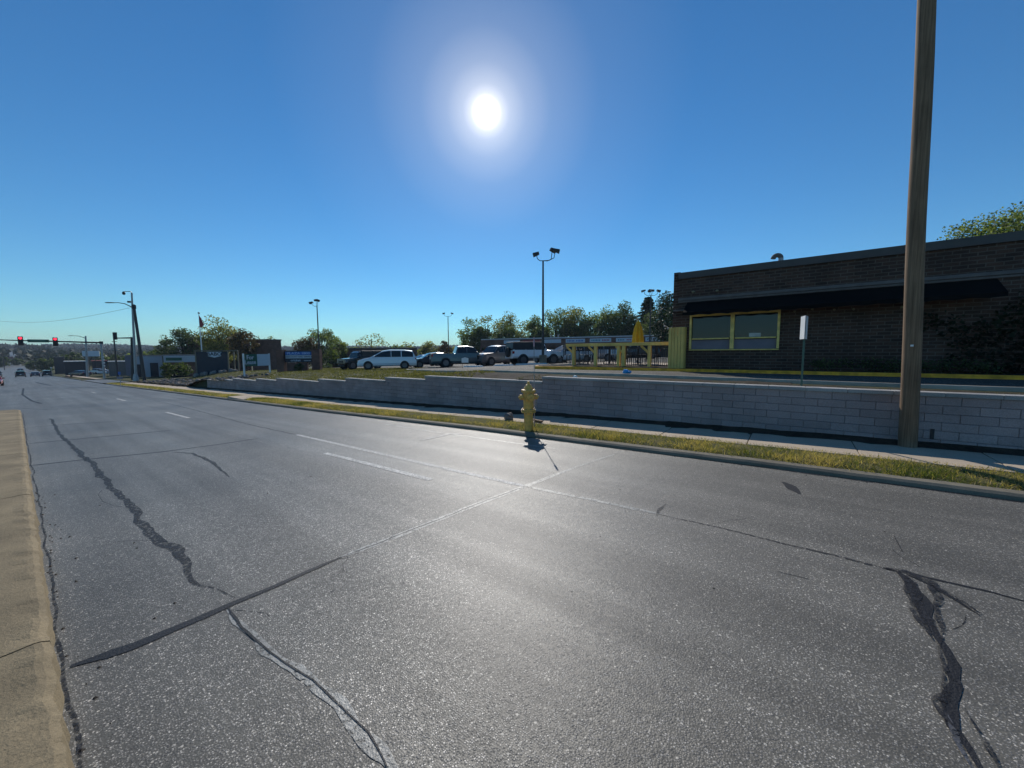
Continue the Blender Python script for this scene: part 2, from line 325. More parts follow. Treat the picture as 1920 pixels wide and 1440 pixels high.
# ------------------------------------------------------------------ ground, road, kerbs
def grid(m,xs,ys,f):
    b=len(m.v)
    for X in xs:
        for Y in ys: m.v.append((X,Y,f(X,Y)))
    n=len(ys)
    for i in range(len(xs)-1):
        for j in range(n-1):
            a=b+i*n+j; m.f.append((a,a+n,a+n+1,a+1))
g=MB()
ys=[-20,-14,-9,-5,0,4,7.0,8,9.31,9.5]+[9.5+.6*i for i in range(1,30)]+[28+2.5*i for i in range(30)]
grid(g,frange(-125,45,1.0),ys,lambda X,Y: gz(X,Y)-(.0 if Y>9.32 else .03)-(.05 if Y<7.5 else 0))
b=len(g.v); RR=[95*1.13**i for i in range(28)]; NA=120
for r in RR:
    for k in range(NA):
        a=2*PI*k/NA; X,Y=r*math.cos(a),r*math.sin(a); g.v.append((X,Y,gz(X,Y)-.5))
for i in range(len(RR)-1):
    for k in range(NA):
        p=b+i*NA+k; q=b+i*NA+(k+1)%NA; g.f.append((p,p+NA,q+NA,q))
struct(g.build('ground',m_ground,smooth=True))
strip('road',[(y,0) for y in [0.02,2,4,6,6.75]],-24,60,1.0,m_road)
strip('road',[(y,0) for y in [-9.5,-6,-1.2]],-24,60,1.0,m_road)
strip('road',[(y,0) for y in [-9.5,-6,-3,0,3.5,6.75]],-420,-24,4.0,m_road)
strip('road',[(y,0) for y in [-5,-2,0,3]],-900,-420,8.0,m_road)
strip('cross_street',[(y,.0) for y in [6.75,9,14,20,30,60]],-97,-73,3,m_road,f=lambda X:zr(X)+.07)
KY=6.75
strip('kerb',[(KY-.01,-.02),(KY+.01,.045),(KY+.05,.072),(KY+.165,.082),(KY+.18,0)],-70,30,.25,m_kerb,jit=.012)
strip('kerb',[(KY,-.02),(KY+.02,.12),(KY+.17,.13),(KY+.18,0)],-420,-99,4,m_kerb)
strip('grass_verge',[(KY+.165,.05),(KY+.32,.09),(7.5,.11),(7.9,.085),(7.95,0)],-70,30,.4,m_turf,jit=.03)
# pavement slabs
m=MB()
x=-69.0
while x<28:
    x1=x+1.52; dz=U(-.004,.004)
    c=[(x+.007,7.82),(x1-.007,7.82),(x1-.007,9.02),(x+.007,9.02)]
    b=len(m.v); m.v+=[(a,q,zr(a)+.1+dz) for a,q in c]+[(a,q,zr(a)+.02) for a,q in c]
    m.f+=[(b,b+1,b+2,b+3),(b,b+4,b+5,b+1),(b+1,b+5,b+6,b+2),(b+2,b+6,b+7,b+3),(b+3,b+7,b+4,b)]
    x=x1
struct(m.build('pavement',m_walk,bev=.006))
strip('soil_strip',[(7.9,.03),(8.5,.085),(9.0,.1),(9.12,.13),(9.34,.17)],-70,30,.3,m_soil,jit=.05)
strip('pavement',[(8.6,.12),(9.9,.13)],-180,-99,3,m_walk)
# concrete crossing pad through the verge
m=MB(); xa=-24.6; xb=-22.4
m.box(((xa+xb)/2,7.36,zr((xa+xb)/2)+.06),(xb-xa,.94,.14)); struct(m.build('path',m_walk,bev=.01))
# median: slabs with open joints, rounded end
p_end=ong(22,768,zr,.15); XE=p_end.x
m=MB(); js=[60,30,12.0,5.5,1.0,-3.5,-8.0,-12.4,-16.9,-21.4,XE]
js=[j for j in js if j>XE+.8]+[XE]
sec=[(-1.3,0.0),(-1.28,.13),(-1.24,.15),(-.13,.152),(-.05,.152),(-.02,.148),(.012,.13),(.03,0)]
for i in range(len(js)-1):
    A,B=js[i+1],js[i]; last=(i==len(js)-2); xs=frange(A+.008,B-.008,.05 if B<8 else 1.0); b=len(m.v)
    for X in xs:
        for (Y,dz) in sec:
            w=0
            if last:                                            # rounded end
                q=max(0,min(1,(X-A)/.62)); w=1-math.sqrt(max(0,1-(1-q)**2))
            Yc=-.635; Y2=Yc+(Y-Yc)*(1-w*.97)
            ed=mnoise.noise(Vector((X*4,0,1)))*.024+mnoise.noise(Vector((X*15,0,9)))*.012 if Y>-.06 else 0
            m.v.append((X,Y2+ed,zr(X)+dz+(mnoise.noise(Vector((X*9,Y*9,5)))*.014 if -.06<Y<.02 else 0)))
    n=len(sec)
    for a in range(len(xs)-1):
        for j in range(n-1): k=b+a*n+j; m.f.append((k,k+n,k+n+1,k+1))
    m.f.append(tuple(b+j for j in range(n))); e=b+(len(xs)-1)*n; m.f.append(tuple(e+n-1-j for j in range(n)))
struct(m.build('median',m_median,smooth=False))
strip('median_bed',[(-1.27,.02),(-1.2,.125),(-.08,.125),(0.02,.0)],XE+.5,60,.5,m_gap)
# ------------------------------------------------------------------ tar lines, paint and cracks on the road
def ribbon(name,pts,w,mat,off=.004,jag=.25,px=True,step=.05,ends=(1,1)):
    P=[ong(a,c) for a,c in pts] if px else [Vector((a,c,0)) for a,c in pts]
    Q=[]; W=[]
    ws=w if hasattr(w,'__len__') else [w]*len(P)
    for i in range(len(P)-1):
        d=(P[i+1]-P[i]); L=math.hypot(d.x,d.y); n=max(1,min(400,int(L/step)))
        for k in range(n):
            t=k/n; Q.append(P[i].lerp(P[i+1],t)); W.append(ws[i]+(ws[i+1]-ws[i])*t)
    Q.append(P[-1]); W.append(ws[-1]); m=MB(); N_=len(Q)
    sd=U(0,99)
    for i,q in enumerate(Q):
        d=(Q[min(i+1,N_-1)]-Q[max(i-1,0)]); d.z=0; d.normalize(); s=Vector((-d.y,d.x,0))
        e=1
        if i<3 and ends[0]: e=.35+.2*i
        if i>N_-4 and ends[1]: e=min(e,.35+.2*(N_-1-i))
        wob=(mnoise.noise(Vector((i*step*2.2,sd,0)))*.1+mnoise.noise(Vector((i*step*7,sd+3,0)))*.035)*min(jag,.45)*(1 if jag>=.3 else .25)*min(1,W[i]/.03)
        a=W[i]/2*e*(1+jag*1.6*mnoise.noise(Vector((i*step*6,sd+5,0)))); c=W[i]/2*e*(1+jag*1.6*mnoise.noise(Vector((i*step*6,sd+9,0))))
        for k,wd in ((1,a),(-1,c)):
            p=q+s*(k*max(.003,wd)+wob); m.v.append((p.x,p.y,zr(p.x)+off))
    for i in range(N_-1): a=2*i; m.f.append((a,a+2,a+3,a+1))
    return struct(m.build(name,mat))
TR='road_tar_line'
ribbon(TR,[(132,1251),(250,1213),(330,1180),(430,1135),(520,1098),(640,1045)],[.075,.085,.07,.055,.05,.04],m_tar,.004)
ribbon(TR,[(640,1045),(760,1000),(870,955),(985,912),(1075,878),(1157,850)],[.07,.085,.09,.085,.06,.05],m_sealw,.002,.15)  # middle of the dark joint, sun glare put into its pale colour
ribbon(TR,[(640,1045),(760,1000),(870,955),(985,912)],.018,m_tarworn,.003,.4)
ribbon(TR,[(95,785),(112,815),(130,830),(150,850),(175,868),(185,890),(203,905),(222,925),(250,955),(272,985),(288,1008),(312,1022),(335,1025),(345,1050),(352,1078),(372,1098),(405,1105),(440,1122)],[.07]*3+[.1,.07,.09,.075,.08,.07,.075,.08,.09,.1,.07,.045,.022,.012,.012],m_tarworn,.003,.35)
ribbon(TR,[(425,1145),(440,1170),(475,1190),(500,1220),(560,1255),(610,1300),(655,1350),(700,1395),(748,1455)],[.02,.045,.045,.055,.06,.065,.07,.07,.075],m_sealw,.003,.45)
ribbon(TR,[(425,1140),(455,1178),(490,1208),(530,1240),(590,1275),(640,1325),(690,1375),(725,1440)],[.02,.018,.01,.008,.01,.007,.008,.007],m_tar,.006,.5)
ribbon(TR,[(50,874),(160,862),(300,848),(400,835),(485,822)],.07,m_tar,.002,.2)
ribbon(TR,[(52,832),(140,824),(320,807)],.07,m_tar,.002,.2)
ribbon(TR,[(50,802),(120,796),(220,790)],.06,m_tar,.002,.2)
ribbon(TR,[(40,766),(90,768),(180,762)],.06,m_tar,.002,.2)
ribbon(TR,[(320,848),(360,850),(400,868),(430,895)],[.03,.05,.06,.02],m_tarworn,.003,.3)
ribbon(TR,[(44,728),(42,740),(60,752),(78,757)],.12,m_tarworn,.003,.3)
ribbon(TR,[(67,717),(85,721),(97,723)],.3,m_tar,.002,.2)
ribbon(TR,[(130,726),(170,727),(215,726),(232,725)],.25,m_tarworn,.002,.2)
# long seam: pale paint, then tar with sun glare in its colour, then dark
ribbon('road_seam',[(555,815),(700,848),(850,882),(985,912)],.085,m_paint,.003,.12)
ribbon('road_seam',[(985,912),(1110,938),(1240,965)],.06,m_sealw,.003,.25)
ribbon('road_seam',[(1240,965),(1400,1003),(1540,1035),(1650,1065),(1690,1075)],[.02,.026,.03,.04,.06],m_tarworn,.003,.35)
ribbon('road_seam',[(555,815),(470,797),(400,778),(330,760),(250,742)],.035,m_tarworn,.003,.3)
ribbon(TR,[(1690,1070),(1740,1084),(1800,1098),(1860,1112),(1935,1132)],[.05,.03,.022,.025,.028],m_tar,.003,.35)
ribbon(TR,[(1700,1078),(1745,1098),(1790,1125),(1838,1155)],[.03,.03,.03,.02],m_tar,.004,.5)
ribbon(TR,[(1680,1072),(1705,1100),(1728,1130),(1742,1160),(1760,1185),(1775,1215),(1795,1250),(1802,1290),(1785,1325),(1800,1370),(1825,1405),(1850,1460)],[.05,.09,.09,.06,.045,.035,.04,.045,.055,.05,.05,.05],m_tar,.004,.55)
ribbon(TR,[(1712,1105),(1722,1150),(1752,1190)],[.05,.04,.03],m_tarworn,.006,.5)
ribbon(TR,[(1765,1262),(1768,1300),(1775,1330)],[.02,.02,.02],m_tarworn,.006,.5)
ribbon(TR,[(1775,1340),(1795,1390),(1815,1440)],.03,m_seal,.006,.5)
ribbon(TR,[(1468,904),(1482,912),(1500,927)],[.12,.13,.1],m_tar,.002,.2)
ribbon(TR,[(1232,968),(1236,955),(1250,945)],[.05,.05,.02],m_tarworn,.003,.3)
ribbon(TR,[(1460,1073),(1490,1080),(1515,1087)],.008,m_tar,.002,.5,ends=(1,1))
ribbon(TR,[(1676,1005),(1684,1020),(1692,1035)],.008,m_tar,.002,.8)
ribbon('gutter_seam',[(720,795),(820,811),(960,830),(1050,843)],.06,m_sealw,.002,.2)
P='lane_line'
ribbon(P,[(610,850),(808,900)],.1,m_paint,.004,.05,ends=(0,0))
ribbon(P,[(312,773),(354,784)],.11,m_paint,.004,.05,ends=(0,0))
ribbon(P,[(219,747.5),(236,752)],.11,m_paint,.004,.05,ends=(0,0))
ribbon(P,[(172,735),(180,737.5)],.11,m_paint,.004,.05,ends=(0,0))
ribbon(P,[(790,826),(845,814),(868,815)],.07,m_paint,.005,.2)
for pts,w in [([(1655,1066),(1700,1074),(1745,1092),(1762,1112)],[.03,.07,.06,.02]),([(1700,1080),(1712,1125),(1722,1165),(1745,1200)],[.06,.07,.05,.02]),([(1735,1092),(1752,1125),(1762,1160),(1770,1190)],[.05,.04,.03,.02]),([(1765,1185),(1760,1225),(1772,1262),(1800,1285)],[.012,.015,.02,.03]),([(1782,1300),(1762,1318),(1770,1345),(1795,1372)],[.03,.04,.04,.02]),([(1808,1330),(1828,1372),(1842,1410),(1866,1450)],[.012,.02,.025,.02]),([(1745,1095),(1790,1118),(1842,1152)],[.03,.022,.02])]:
    ribbon(TR,pts,w,m_tarworn,.0055+.0004*(len(pts)),.6,step=.025)
for k in range(9):                                             # hairline cracks branching off the sealed joints
    x0,y0=random.choice([(1650,1065),(1500,1025),(1560,1180),(900,950),(250,960),(330,1030),(420,1130),(620,1060),(1690,1020),(1300,980),(560,1240),(1750,1180)]); x0+=U(-40,40); y0+=U(-15,25)
    pts=[(x0,y0)]; an=U(0,2*PI)
    for q in range(4): an+=U(-.7,.7); x0+=math.cos(an)*U(14,34); y0+=math.sin(an)*U(5,14); pts.append((x0,y0))
    ribbon('hairline_crack',pts,U(.0015,.003),m_tarworn,.0015,.5,step=.02)
# grimy gap between median and asphalt
ribbon('road_edge_dirt',[(-27,.07),(-18,.06),(-12,.06),(-8,.07),(-5,.06),(-3.3,.05),(-2.6,.055),(-2.0,.06),(-1,.06)],.016,m_tarworn,.003,.4,px=False)
ribbon('road_edge_dirt',[(-60,KY-.03),(20,KY-.03)],.05,m_tarworn,.003,.4,px=False,step=.2)
m=MB()
for i in range(170):
    if RND()<.6: X=U(-9,3); Y=.04+abs(random.gauss(0,.09))
    elif RND()<.6: X=U(-14,4); Y=KY-.03-abs(random.gauss(0,.1))
    else: X=U(-8,2.5); Y=U(.3,6)
    r=U(.004,.013); b0=len(m.v); a=U(0,PI)
    for dx,dy,dz in ((-1,-.4,0),(.6,-1,0),(1,.5,0),(-.5,.9,0),(0,0,.8)): m.v.append((X+(dx*math.cos(a)-dy*math.sin(a))*r,Y+(dx*math.sin(a)+dy*math.cos(a))*r,zr(X)+.001+dz*r))
    m.f+=[(b0,b0+1,b0+4),(b0+1,b0+2,b0+4),(b0+2,b0+3,b0+4),(b0+3,b0,b0+4)]
o=tag(m.build('grit',m_bark),'scattered small stones and crumbs lying on the asphalt along the kerbs','grit'); o['kind']='stuff'
# ------------------------------------------------------------------ block retaining wall
wall=thing('retaining_wall','long grey concrete block retaining wall stepping down along the pavement','wall',(0,YW,0))
m=MB(); cap=MB(); CH=.145; BL=.406
for si,(A,B,zt) in enumerate(SEG):
    k=0; z=zt-.07
    while True:
        z0=z-CH
        if z0<min(zr(A),zr(B))-.1: break
        x=A+(BL/2 if (k+si)%2 else 0)-(BL if (k+si)%2 else 0)
        while x<B:
            a=max(A,x)+.002; c=min(B,x+BL)-.002
            if c-a>.03:
                jy=U(-.004,.004)+k*.006*-1; zz0,zz1=z0+.002,z-.002; e=.006
                bse=len(m.v); y0=jy
                for (xx,zz,yy) in [(a,zz0,y0+e),(c,zz0,y0+e),(c,zz1,y0+e),(a,zz1,y0+e),(a+e,zz0+e*.7,y0),(c-e,zz0+e*.7,y0),(c-e,zz1-e*.7,y0),(a+e,zz1-e*.7,y0)]: m.v.append((xx,yy,zz))
                for (xx,zz) in [(a,zz0),(c,zz0),(c,zz1),(a,zz1)]: m.v.append((xx,.2,zz))
                q=bse; m.f+=[(q+4,q+5,q+6,q+7),(q,q+1,q+5,q+4),(q+1,q+2,q+6,q+5),(q+2,q+3,q+7,q+6),(q+3,q,q+4,q+7),(q,q+8,q+9,q+1),(q+1,q+9,q+10,q+2),(q+2,q+10,q+11,q+3),(q+3,q+11,q+8,q)]
            x+=BL
        z=z0; k+=1
        if k>12: break
    x=A
    while x<B-.05:
        c=min(B,x+.61); cap.box(((x+c)/2,.11,zt-.035),(c-x-.004,.29,.068)); x=c
m.build('block_face',m_block,wall); cap.build('cap_course',m_cap,wall,bev=.006)
mb=MB(); mb.box(((SEG[0][0]+16)/2,.13,.35),(16-SEG[0][0]-.05,.12,1.2)); 
for (A,B,zt) in SEG[1:]: mb.box(((A+B)/2,.13,zt-.75),(B-A-.02,.12,1.3))
mb.build('wall_core',m_cap,wall)
db=atY(1747,813,YW); m=MB(); m.box((db.x,-.02,db.z),(.045,.03,.17)); m.build('drain_slot',m_black,wall)
# ------------------------------------------------------------------ behind the wall: lot, lawn, soil
LE=[(-62,31),(-45,26.5),(-32,24.5),(-27,24.0),(-25.3,22.5),(-24.6,20.5),(-23.5,18),(-20,15.6),(-15,13.2),(-11,12.2),(-6,11.5),(0,11.0),(6,10.8),(30,10.8)]
def ledge(X): return lerp(LE,X)
m=MB(); xs=frange(-62,34,.5); fr=[0,.06,.15,.3,.5,.75,1]
for X in xs:
    y0=ledge(X)
    for f_ in fr: Y=y0+(110-y0)*f_**1.6; m.v.append((X,Y,top(X,Y)+.03))
n=len(fr)
for i in range(len(xs)-1):
    for j in range(n-1): a=i*n+j; m.f.append((a,a+n,a+n+1,a+1))
struct(m.build('parking_lot',m_lot))
def kerbline(name,P,w,h,mat,z=top,step=.3):
    m=MB(); Q=[]
    for i in range(len(P)-1):
        a,b_=Vector((*P[i],0)),Vector((*P[i+1],0)); n=max(1,int((b_-a).length/step)); Q+=[a.lerp(b_,k/n) for k in range(n)]
    Q.append(Vector((*P[-1],0)))
    for i,q in enumerate(Q):
        d=(Q[min(i+1,len(Q)-1)]-Q[max(i-1,0)]).normalized(); s=Vector((-d.y,d.x,0)); zz=z(q.x,q.y); j=mnoise.noise(q*1.7)*.01
        for o_,dz in ((-w/2,-.05),(-w/2+.01,h-.02),(-w/2+.03,h),(w/2-.03,h),(w/2-.01,h-.02),(w/2,-.05)):
            p=q+s*(o_+j); m.v.append((p.x,p.y,zz+dz+j*.5))
    for i in range(len(Q)-1):
        for j in range(5): a=i*6+j; m.f.append((a,a+1,a+7,a+6))
    m.f.append(tuple(range(6))); e=(len(Q)-1)*6; m.f.append(tuple(e+5-k for k in range(6)))
    return struct(m.build(name,mat))
m_pkerb=M('worn_pale_kerb_paint',(.4,.35,.27),.85,0,.3,2,.5,40)
kerbline('kerb',[(x,y-.06) for x,y in LE if x>-28],.14,.07,m_pkerb,z=lambda X,Y:top(X,ledge(X)+.1)+.01)
YB=15.35; XB0=atY(1272,600,YB).x; XB1=13.5; YK=14.6
BZ=1.13
# raised yellow-kerbed apron under building and patio
XP0=-9.9
m=MB(); poly=[(16,YK+.1),(XP0+.6,YK+.1),(XP0+.1,YK+.6),(XP0+.1,YK+8),(16,YK+8)]
m.prism([(x,y) for x,y in poly][::-1],.5,BZ-.5-.004); struct(m.build('apron',m_soil))
kerbline('kerb',[(6.2,YK),(XP0+.7,YK),(XP0+.25,YK+.15),(XP0,YK+.6),(XP0,YK+7)],.16,.14,m_ykerb,z=lambda X,Y:min(top(X,Y)+.02,.99))
m=MB(); m.box(((-9.7-4.6)/2,YB+3.3,BZ+.01),(5.1,5.0,.03)); struct(m.build('patio_floor',m_walk))
# wall drain / kerb stops are built with the lot below
# ------------------------------------------------------------------ restaurant building
bld=thing('restaurant_building','long dark brown brick restaurant with black awning and yellow framed window','building',(0,YB,0))
ZT=atY(1275,512,YB).z
H=ZT-.12-(BZ-.4); m=MB()
# wall with window opening: pieces butted
wx0=atY(1293,620,YB).x; wx1=atY(1462,620,YB).x; wz1=atY(1375,587,YB).z+.02; wz0=atY(1375,656.5,YB).z
zb=BZ-.4; zt=ZT-.24; dep=11
def wl(x0,x1,z0,z1): m.box(((x0+x1)/2,.15,(z0+z1)/2),(x1-x0,.3,z1-z0))
wl(XB0,wx0,zb,zt); wl(wx1,XB1,zb,zt); wl(wx0,wx1,zb,wz0); wl(wx0,wx1,wz1,zt)
m.box((XB0+.15,.3+dep/2,(zb+zt)/2),(.3,dep,zt-zb)); m.box((XB1-.15,.3+dep/2,(zb+zt)/2),(.3,dep,zt-zb)); m.box(((XB0+XB1)/2,.3+dep+.15,(zb+zt)/2),(XB1-XB0,.3,zt-zb))
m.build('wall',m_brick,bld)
m=MB(); m.box(((XB0+XB1)/2,dep/2+.3,zt-.5),(XB1-XB0-.62,dep-.02,.1)); m.build('roof',m_roof,bld)
m=MB(); m.box(((XB0+XB1)/2+.02,.14,ZT-.12),(XB1-XB0+.1,.42,.235)); m.box((XB0+.15,dep/2+.36,ZT-.121),(.42,dep-.02,.235))
for x in frange(XB0+2.9,XB1-2,2.9): m.box((x,-.075,ZT-.12),(.035,.012,.238))
m.build('coping',m_cop,bld,bev=.02)
zl1=atY(1300,560,YB).z; m=MB(); m.box(((XB0+XB1)/2-.02,-.03,zl1),(XB1-XB0,.07,.1)); m.box(((XB0+XB1)/2-.02,-.015,zl1-.09),(XB1-XB0,.04,.06)); m.build('ledge',m_band,bld,bev=.01)
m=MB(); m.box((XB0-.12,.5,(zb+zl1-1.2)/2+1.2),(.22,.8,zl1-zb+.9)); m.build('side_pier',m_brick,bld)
# awning
ax0=atY(1286,575,YB).x+.05; ax1=atY(1868,540,YB).x; az1=zl1-.13; az0=az1-.52; ay=-.72
m=MB(); n=26
for i in range(n):
    a=ax0+(ax1-ax0)*i/n; c=ax0+(ax1-ax0)*(i+1)/n
    m.face([(a,-.01,az1),(a,ay,az0+.1),(c,ay,az0+.1),(c,-.01,az1)]); m.face([(a,ay,az0+.1),(a,ay-.01,az0-.03*(i%2)),(c,ay-.01,az0-.03*((i+1)%2)),(c,ay,az0+.1)])
m.face([(ax0,-.01,az1),(ax0,-.01,az0+.1),(ax0,ay,az0+.1)]); m.face([(ax1,-.01,az1),(ax1,ay,az0+.1),(ax1,-.01,az0+.1)])
m.build('awning',m_awn,bld)
m=MB()
for x in frange(ax0+.03,ax1-.03,2.2): m.tube([(x,-.01,az0+.12),(x,ay+.03,az0+.08)],.015,6)
m.tube([(ax0,ay+.03,az0+.07),(ax1,ay+.03,az0+.07)],.015,6); m.build('awning_frame',m_dmetal,bld)
m=MB(); m.prism([(0,0),(-.42,-.1),(-.9,-.1),(-.62,.35)],.05,0); m.build('side_hood',m_band,bld,loc=(XB0+.75,-.1,atY(1290,583,YB).z))
# window: frame, mullion, glass, lower panels
wm=(atY(1370,620,YB).x+atY(1376,620,YB).x)/2; zs=atY(1375,634,YB).z; t=.07
win=MB(); 
for (c,d) in [(((wx0+wx1)/2,.03,wz1-t/2),(wx1-wx0,.16,t)),(((wx0+wx1)/2,.03,wz0+t/4),(wx1-wx0,.16,t/2)),((wx0+t/2,.03,(wz0+wz1)/2),(t,.155,wz1-wz0-t*1.5)),((wx1-t/2,.03,(wz0+wz1)/2),(t,.155,wz1-wz0-t*1.5)),((wm,.03,(wz0+wz1)/2),(.12,.15,wz1-wz0-t*1.5)),(((wx0+wm)/2,.035,zs),(wm-wx0-.19,.13,.045)),(((wx1+wm)/2,.035,zs),(wx1-wm-.19,.13,.045))]: win.box(c,d)
wf=win.build('window',m_frame,bld,bev=.004)
for a,c in ((wx0+t,wm-.06),(wm+.06,wx1-t)):
    q=MB(); q.box(((a+c)/2,.08,(zs+wz1)/2-.02),(c-a,.02,wz1-zs-.08)); q.build('pane',m_glass,wf)
    q=MB(); q.box(((a+c)/2,.07,(zs+wz0)/2),(c-a,.03,zs-wz0-.09)); q.build('lower_panel',m_panel,wf)
pp=atY(1415,628,YB); q=MB(); q.box((pp.x,.06,zs+.1),(.34,.006,.13)); q.build('notice',m_paper,wf)
ip=MB(); ip.box(((wx0+wx1)/2,1.6,1.5),(wx1-wx0+1.5,.1,2.2)); ip.build('inner_wall',m_dark,bld)
for px,py in ((1300,549),(1345,547)):
    p=atY(px,py,YB); q=MB(); q.lathe([(.015,0),(.05,.03),(.055,.07),(.02,.09)],(p.x,-.05,p.z-.02),10); q.build('wall_light',m_bolt,bld)
for px,py in ((1490,585),(1523,581),(1564,582),(1600,581),(1690,577)):
    p=atY(px,py,YB); q=MB(); q.lathe([(.01,0),(.03,.02),(.035,.05),(.012,.07)],(p.x,-.05,p.z-.02),8); q.build('wall_light',m_bolt,bld)
# curled roof vent
pv=atY(1457,482,YB+.6); vent=tag(MB().tube([(.11*math.cos(a),0,.11*math.sin(a)-.03) for a in [PI*k/9 for k in range(0,10)]],.075,12).build('roof_vent',m_band,loc=(pv.x,YB+.6,pv.z-.02)),'small curved metal vent hood on the restaurant roof edge','roof vent')
m=MB(); m.tube([(.11,0,-.6),(.11,0,-.03)],.075,12); m.build('duct',m_galv,vent)
# foundation bed & ivy: leafy plants against the wall
def leafcloud(m,c,r,n,s,flat=1.0,up=0):
    for i in range(n):
        while True:
            p=Vector((U(-1,1),U(-1,1),U(-1,1)))
            if p.length<1: break
        p=Vector((c[0]+p.x*r[0],c[1]+p.y*r[1],c[2]+p.z*r[2]))
        leafq(m,p,s*U(.6,1.3))
def leafq(m,p,s):
    a=Vector((U(-1,1),U(-1,1),U(-1,1))).normalized(); b_=a.cross(Vector((U(-1,1),U(-1,1),U(-1,1)))).normalized()
    b0=len(m.v); m.v+=[tuple(p-a*s*.5),tuple(p+b_*s*.35),tuple(p+a*s*.5),tuple(p-b_*s*.35)]; m.f.append((b0,b0+1,b0+2,b0+3))
# ivy on right end
m=MB(); 
for i in range(15000):
    x=U(1.4,10.5); z=BZ+3.1*RND()**1.1
    den=mnoise.noise(Vector((x*.9,z*1.1,4)))+(x-3.6)*.3-max(0,z-2.9)*.8-(.6 if z>3.2 and x<5 else 0)
    if den>U(-.2,.4): leafq(m,Vector((x,-U(.02,.22)+YB,z)),U(.06,.13))
tag(m.build('wall_ivy',leafmat('ivy_leaf',(.008,.013,.007),(.022,.032,.014),.1,.15)),'dark green ivy spreading over the right end of the brick wall','ivy')
for i,(x,w,lab) in enumerate([(1.5,1.1,'low dark shrub under the brick wall behind the no parking sign'),(3.2,1.3,'dark bushy shrub at the wall left of the utility pole')]):
    m=MB()
    for k in range(14): leafcloud(m,(x+U(-w,w)*.8,YB-.34+U(-.1,.1),BZ+U(.08,.3)),(.3,.2,.16),60,.06)
    tag(m.build('shrub',m_leafD),lab,'shrub','shrubs along the brick wall')
# ------------------------------------------------------------------ patio
PY=15.75
fen=thing('patio_fence','yellow green wooden patio rail on braced posts with black pickets','fence',(0,PY,0))
posts=[(1076,.13),(1117,.13),(1160,.13),(1169.5,.14),(1218,.13)]
zbm=atY(1160,646,PY).z; x_l=atY(1063,650,PY).x; x_r=atY(1255,640,PY).x
m=MB(); m.box(((x_l+x_r)/2,0,zbm-.01),(x_r-x_l,.2,.1)); m.box(((x_l+x_r)/2,.1,zbm+.055),(x_r-x_l+.04,.42,.028)); m.build('rail',m_ygreen,fen,bev=.008)
for px,w in posts:
    x=atY(px,665,PY).x; m=MB(); m.box((x,0,(BZ+zbm-.065)/2),(w,w,zbm-.065-BZ)); m.build('post',m_ygreen,fen,bev=.006)
    if px!=1160:
        m=MB(); a,c=x-.36,x-.07
        m.tube([(a,0,zbm-.07),(c+.02,0,zbm-.36)],.05,4); m.build('brace',m_ygreen,fen)
m=MB(); x=x_l+.25
while x<x_r: m.box((x,.14,BZ+.42),(.018,.018,.78)); x+=.08
m.box(((x_l+x_r)/2,.14,BZ+.82),(x_r-x_l-.4,.03,.03)); m.box(((x_l+x_r)/2,.14,BZ+.06),(x_r-x_l-.4,.03,.03))
m.build('pickets',m_dmetal,fen)
m=MB(); x=-9.6; 
while x<-4.5: m.box((x,4.6,BZ+.5),(.018,.018,.95)); x+=.12
m.box((-7.1,4.6,BZ+.98),(5.2,.04,.04)); y=.3
while y<4.6: m.box((-9.62,y,BZ+.5),(.018,.018,.95)); y+=.12
m.box((-9.62,2.4,BZ+.98),(.04,4.4,.04)); m.build('rear_pickets',m_dmetal,fen)
# gate box
gx0=atY(1253,650,15.05).x; gx1=atY(1282,650,15.05).x; gz1=atY(1268,613.5,15.05).z
gate=thing('board_screen','peeling yellow green board screen box beside the restaurant corner','screen',(0,15.05,0))
m=MB(); nb=5; w=(gx1-gx0)/nb
for i in range(nb): m.box((gx0+w*(i+.5),0,(BZ+gz1)/2+U(-.02,.01)),(w-.012,.03,gz1-BZ))
m.build('front_boards',m_ygreen,gate,bev=.003)
m=MB()
for i in range(4): m.box((gx1+.005,.1+.14*i,(BZ+gz1)/2),(.03,.13,gz1-BZ-.01))
m.build('side_boards',m_ygreen,gate,bev=.003)
m=MB(); m.box((gx0+.01,.3,(BZ+gz1)/2),(.03,.5,gz1-BZ-.02)); m.box(((gx0+gx1)/2,.05,gz1-.3),(gx1-gx0-.08,.04,.09)); m.build('rails',m_ygreen,gate)
# umbrella, tables, chairs
up_=atd(1196,638,19.4); uz=BZ
u=thing('patio_umbrella','closed bright yellow patio umbrella standing above the patio rail','umbrella',(up_.x,up_.y,uz))
zt_=atd(1196,600,19.4).z-uz; zb_=up_.z-uz-.15
m=MB(); m.tube([(0,0,.05),(0,0,zt_+.05)],.022,8); m.build('pole',m_galv,u)
m=MB(); prof=[(.03,zt_-.02),(.09,zt_-.12),(.17,zt_-.4),(.23,zt_-.75),(.27,zb_)]; nn=32; b0=len(m.v)
for r,z in prof:
    for k in range(nn): a=2*PI*k/nn; rr=r*(1+.22*math.cos(8*a)*min(1,r/.15)); m.v.append((rr*math.cos(a),rr*math.sin(a),z-(.06 if (k%4==0 and z==zb_) else 0)))
for i in range(len(prof)-1):
    for k in range(nn): a=b0+i*nn+k; c=b0+i*nn+(k+1)%nn; m.f.append((a,a+nn,c+nn,c))
m.f.append(tuple(b0+k for k in range(nn))); m.build('canopy',m_umb,u)
m=MB(); m.lathe([(.25,0),(.25,.06),(.06,.08),(.05,.2)],(0,0,0),16); m.build('base',m_dmetal,u)
